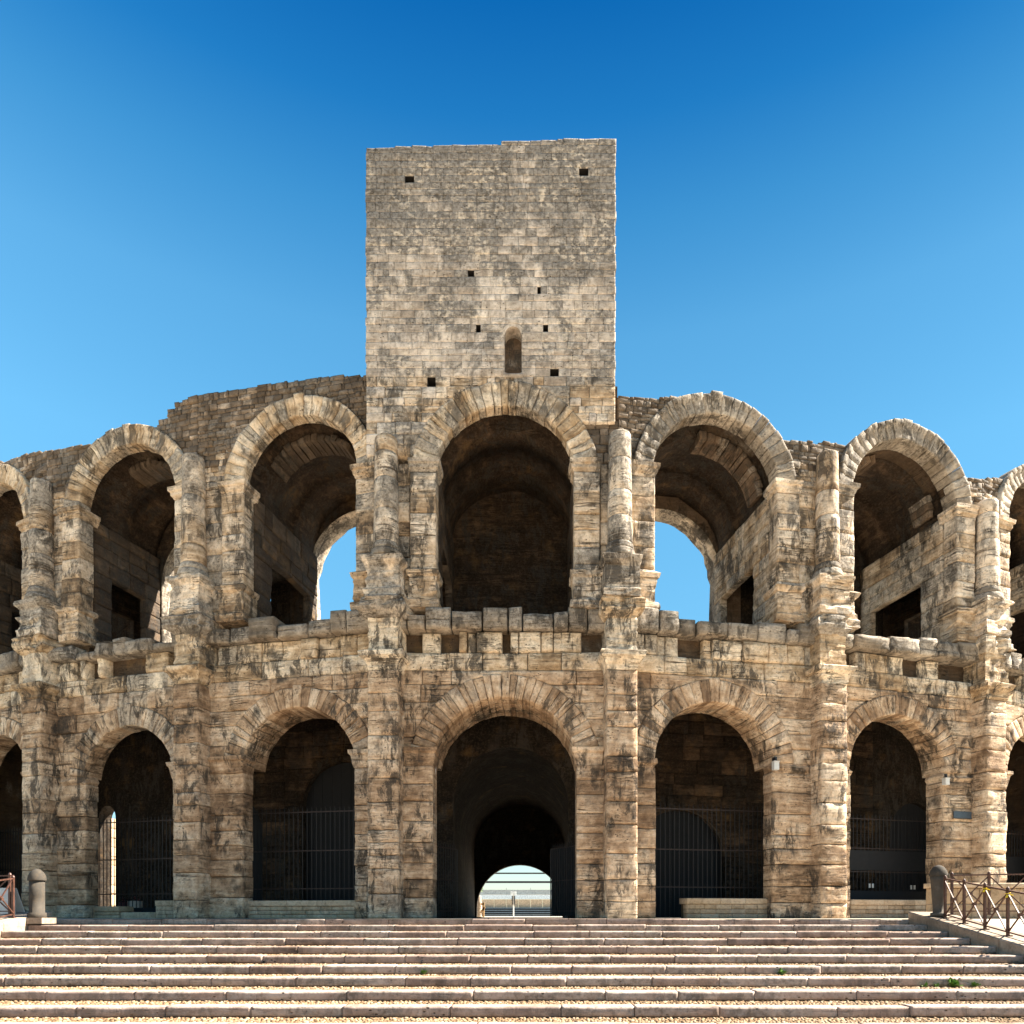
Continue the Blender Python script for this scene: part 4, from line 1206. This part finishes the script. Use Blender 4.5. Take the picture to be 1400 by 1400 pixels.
def ribbon(x, y, z, label):
    b = MB()
    for k in range(5):
        a = k * 1.3
        b.bar((x, y - .03, z), (x + .09 * cos(a), y - .05, z + .07 * sin(a) - .04), .05, .012)
    b.bar((x, y - .05, z), (x + .06, y - .06, z - .22), .04, .01)
    tag(b.build('yellow_ribbon', M['yellow']), label, 'ribbon', 'yellow ribbons on the railing')
ribbon(11.68, -4.76, kz(-4.76) + .98, 'yellow ribbon scrap tied to the third post of the right railing')
ribbon(11.68, -5.60, kz(-5.60) + .96, 'longer yellow ribbon knotted on the fourth post of the right railing')
for x0, x1, y, lab, nmat in ((12.35, 18.5, -1.35, 'low stone parapet with a flat coping behind the right railings', 'brick'),):
    t = empty('stone_parapet', ((x0 + x1) / 2, y, 0), lab, 'wall')
    F = Frame(((x0 + x1) / 2, y), 0)
    hp = Heap('parapet_block', M[nmat], t, 300, 'parapet_blocks')
    L = (x1 - x0) / 2
    MB().box((x0 + .05, y + .05, -.5), (x1 - .05, y + .4, .9), .5).build('wall_core', M['bed'], t)
    masonry(F, -L, L, -.45, .88, .44, 1.2, hp, [], amp=.012, cham=.015, depth=.45, jit=.01, gap=.006)
    masonry(F, -L - .04, L, .88, 1.03, .15, 1.6, hp, [], amp=.01, cham=.015, v0=-.07, depth=.6, jit=.01, gap=.006)
    hp.flush()
MB().box((-13.2, -3.0, -.12), (-11.98, -2.42, .035), .5).build('left_pad', M['kerb'])
bpy.data.objects['left_pad'].name = 'bollard_plinth'
tag(bpy.data.objects['bollard_plinth'], 'pale stone slab under the left bollard', 'plinth')
t = empty('folding_sign', (-13.55, -2.2, 0), 'white folding board standing behind the left railing', 'sign')
for s in (-1, 1):
    y = -2.2 + s * .22
    V = [(-13.95, y, 0.02), (-13.1, y, .02), (-13.1, y + .03, .02), (-13.95, y + .03, .02), (-13.8, -2.2 + s * .03, .85), (-13.25, -2.2 + s * .03, .85), (-13.25, -2.2 + s * .03 + .02, .85), (-13.8, -2.2 + s * .03 + .02, .85)]
    MB().add(V, [(0, 1, 5, 4), (3, 2, 6, 7), (0, 3, 7, 4), (1, 2, 6, 5), (4, 5, 6, 7), (0, 1, 2, 3)]).build('board', M['white'], t)

# ------------------------------------------------------------------ weeds in the step joints
def weed(px, n, size, label, mat='leaf', k=16):
    y = YS - TRD * n - .03
    x = CX + (px - VPX) * (y - CY) / FPX
    z = -RIS * (n + 1) - .03
    b = MB()
    for i in range(k):
        a = random.uniform(0, 2 * pi); el = random.uniform(.25, 1.35)
        d = Vector((cos(a) * cos(el), -abs(sin(a)) * cos(el), sin(el)))
        L = size * random.uniform(.5, 1.1)
        c = Vector((x, y, z)) + d * L * .45
        s = Vector((-sin(a), cos(a), random.uniform(-.3, .3))) * L * .28
        b.bar((x, y, z), c, .006)
        b.add([c - s * .3, c + d * L * .25 - s, c + d * L * .6, c + d * L * .25 + s], [(0, 1, 2, 3)])
    tag(b.build('weed', M[mat]), label, 'weed', 'weeds in the joints of the steps')
weed(580, 6, .13, 'single small bright green weed in a step left of centre')
weed(1070, 6, .15, 'small green weed alone at the foot of a step right of centre')
weed(1265, 7, .12, 'leftmost low green weed of the clump near the right kerb')
weed(1281, 7, .09, 'tiniest green weed between two larger ones near the right kerb')
weed(1302, 7, .20, 'largest bushy green weed of the clump near the right kerb', k=34)
weed(1331, 7, .13, 'rightmost low green weed of the clump near the right kerb')
weed(361, 5, .12, 'dry dark tuft of weed on the left of the steps', 'iron', 12)
weed(577, 5, .08, 'tiny dry dark weed one step above the bright green one', 'iron', 10)

# ------------------------------------------------------------------ seen through the tunnel: the arena
def tun(px, py, y): return CX + (px - VPX) * (y - CY) / FPX, CZ + (VPY - py) * (y - CY) / FPX
Y = 78.0
gs = empty('grandstand', (0, Y, 0), 'rows of blue grey benches under a beige wall beyond the tunnel', 'grandstand')
for k in range(7):
    z = .33 * k - .85
    MB().box((-14, Y + .55 * k, z), (14, Y + .55 * k + .38, z + .13)).build('bench', M['seat'], gs)
    MB().box((-14, Y + .55 * k + .40, z - .3), (14, Y + .55 * k + .55, z + .02)).build('riser', M['darksteel'], gs)
for i in range(16):
    MB().box((-14 + i * 1.75 + .02, Y + 4.4, 1.25), (-14 + (i + 1) * 1.75 - .02, Y + 4.6, 2.45)).build('wall_panel', M['beige'], gs)
MB().box((-14, Y + 4.35, 2.5), (14, Y + 4.6, 3.1)).build('white_band', M['palewall'], gs)
MB().box((-14, Y + 4.9, 3.15), (14, Y + 6, 3.85)).build('grey_band', M['steel'], gs)
for i in range(9): MB().bar((-14 + i * 3.5, Y + 5, 3.0), (-14 + i * 3.5, Y + 5, 4.1), .08).build('post', M['steel'], gs)
sg = empty('steel_gantry', (0, 50, 0), 'two dark horizontal steel beams crossing the sky beyond the tunnel', 'gantry')
for py, h in ((1194, .14), (1206, .2)):
    z = tun(700, py, 50)[1]
    MB().box((-9, 49.9, z - h / 2), (9, 50.1, z + h / 2)).build('beam', M['darksteel'], sg)
for x in (-9, 9): MB().bar((x, 50, 0), (x, 50, 4.6), .2).build('post', M['darksteel'], sg)
x, z = tun(702, 1224, 34)
t = empty('mast', (x, 34, 0), 'thin white mast with a pale lamp head beyond the tunnel', 'mast')
MB().bar((x, 34, 0), (x, 34, z), .10, n=8).build('pole', M['white'], t)
MB().box((x - .13, 33.9, tun(0, 1237, 34)[1]), (x - .06, 34.05, z - .05)).box((x + .06, 33.9, tun(0, 1237, 34)[1]), (x + .13, 34.05, z - .05)).build('clamp', M['darksteel'], t)
MB().box((x - .22, 33.85, z), (x + .22, 34.1, z + .3)).build('lamp_head', M['palewall'], t)
F = FC
t = empty('wooden_barrier', (-2.6, 24, 0), 'sunlit wooden barrier with a diagonal brace at the left of the tunnel end', 'barrier')
for (xa, za, xb, zb_) in ((655, 1256, 655, 1234), (661, 1256, 661, 1234), (655, 1250, 663, 1240), (655, 1236, 662, 1236)):
    p, q = tun(xa, za, 23), tun(xb, zb_, 23)
    MB().bar((p[0], 23, max(.01, p[1])), (q[0], 23, q[1]), .12).build('timber', M['wood'], t)
x0, z0 = tun(654, 1236, 22.5)
V, Fc = loft(Frame((x0, 22.9), 0), -.45, .12, 0, .8, [(0, 0), (.6, .0), (1.3, -.03), (1.35, -.1)], .04, 4)
tag(ob('stone_block', mesh('stone_block', V, Fc, M['kerb'], .8)), 'sunlit pale stone standing beside the left edge of the tunnel end', 'stone')
x0, z0 = tun(657, 1218, 22.6)
b = MB()
for i in range(40):
    c = Vector((x0 + random.gauss(0, .10), 22.3 + random.gauss(0, .08), z0 + random.gauss(0, .10))); d = Vector((random.uniform(-1, 1), random.uniform(-1, 1), random.uniform(-.5, 1))).normalized() * .1
    e = Vector((-d.z, d.x, d.y)) * .4
    b.add([c, c + d * .5 + e, c + d, c + d * .5 - e], [(0, 1, 2, 3)])
tag(b.build('wall_plant', M['leaf']), 'small green plant growing at the left haunch of the tunnel end', 'plant')
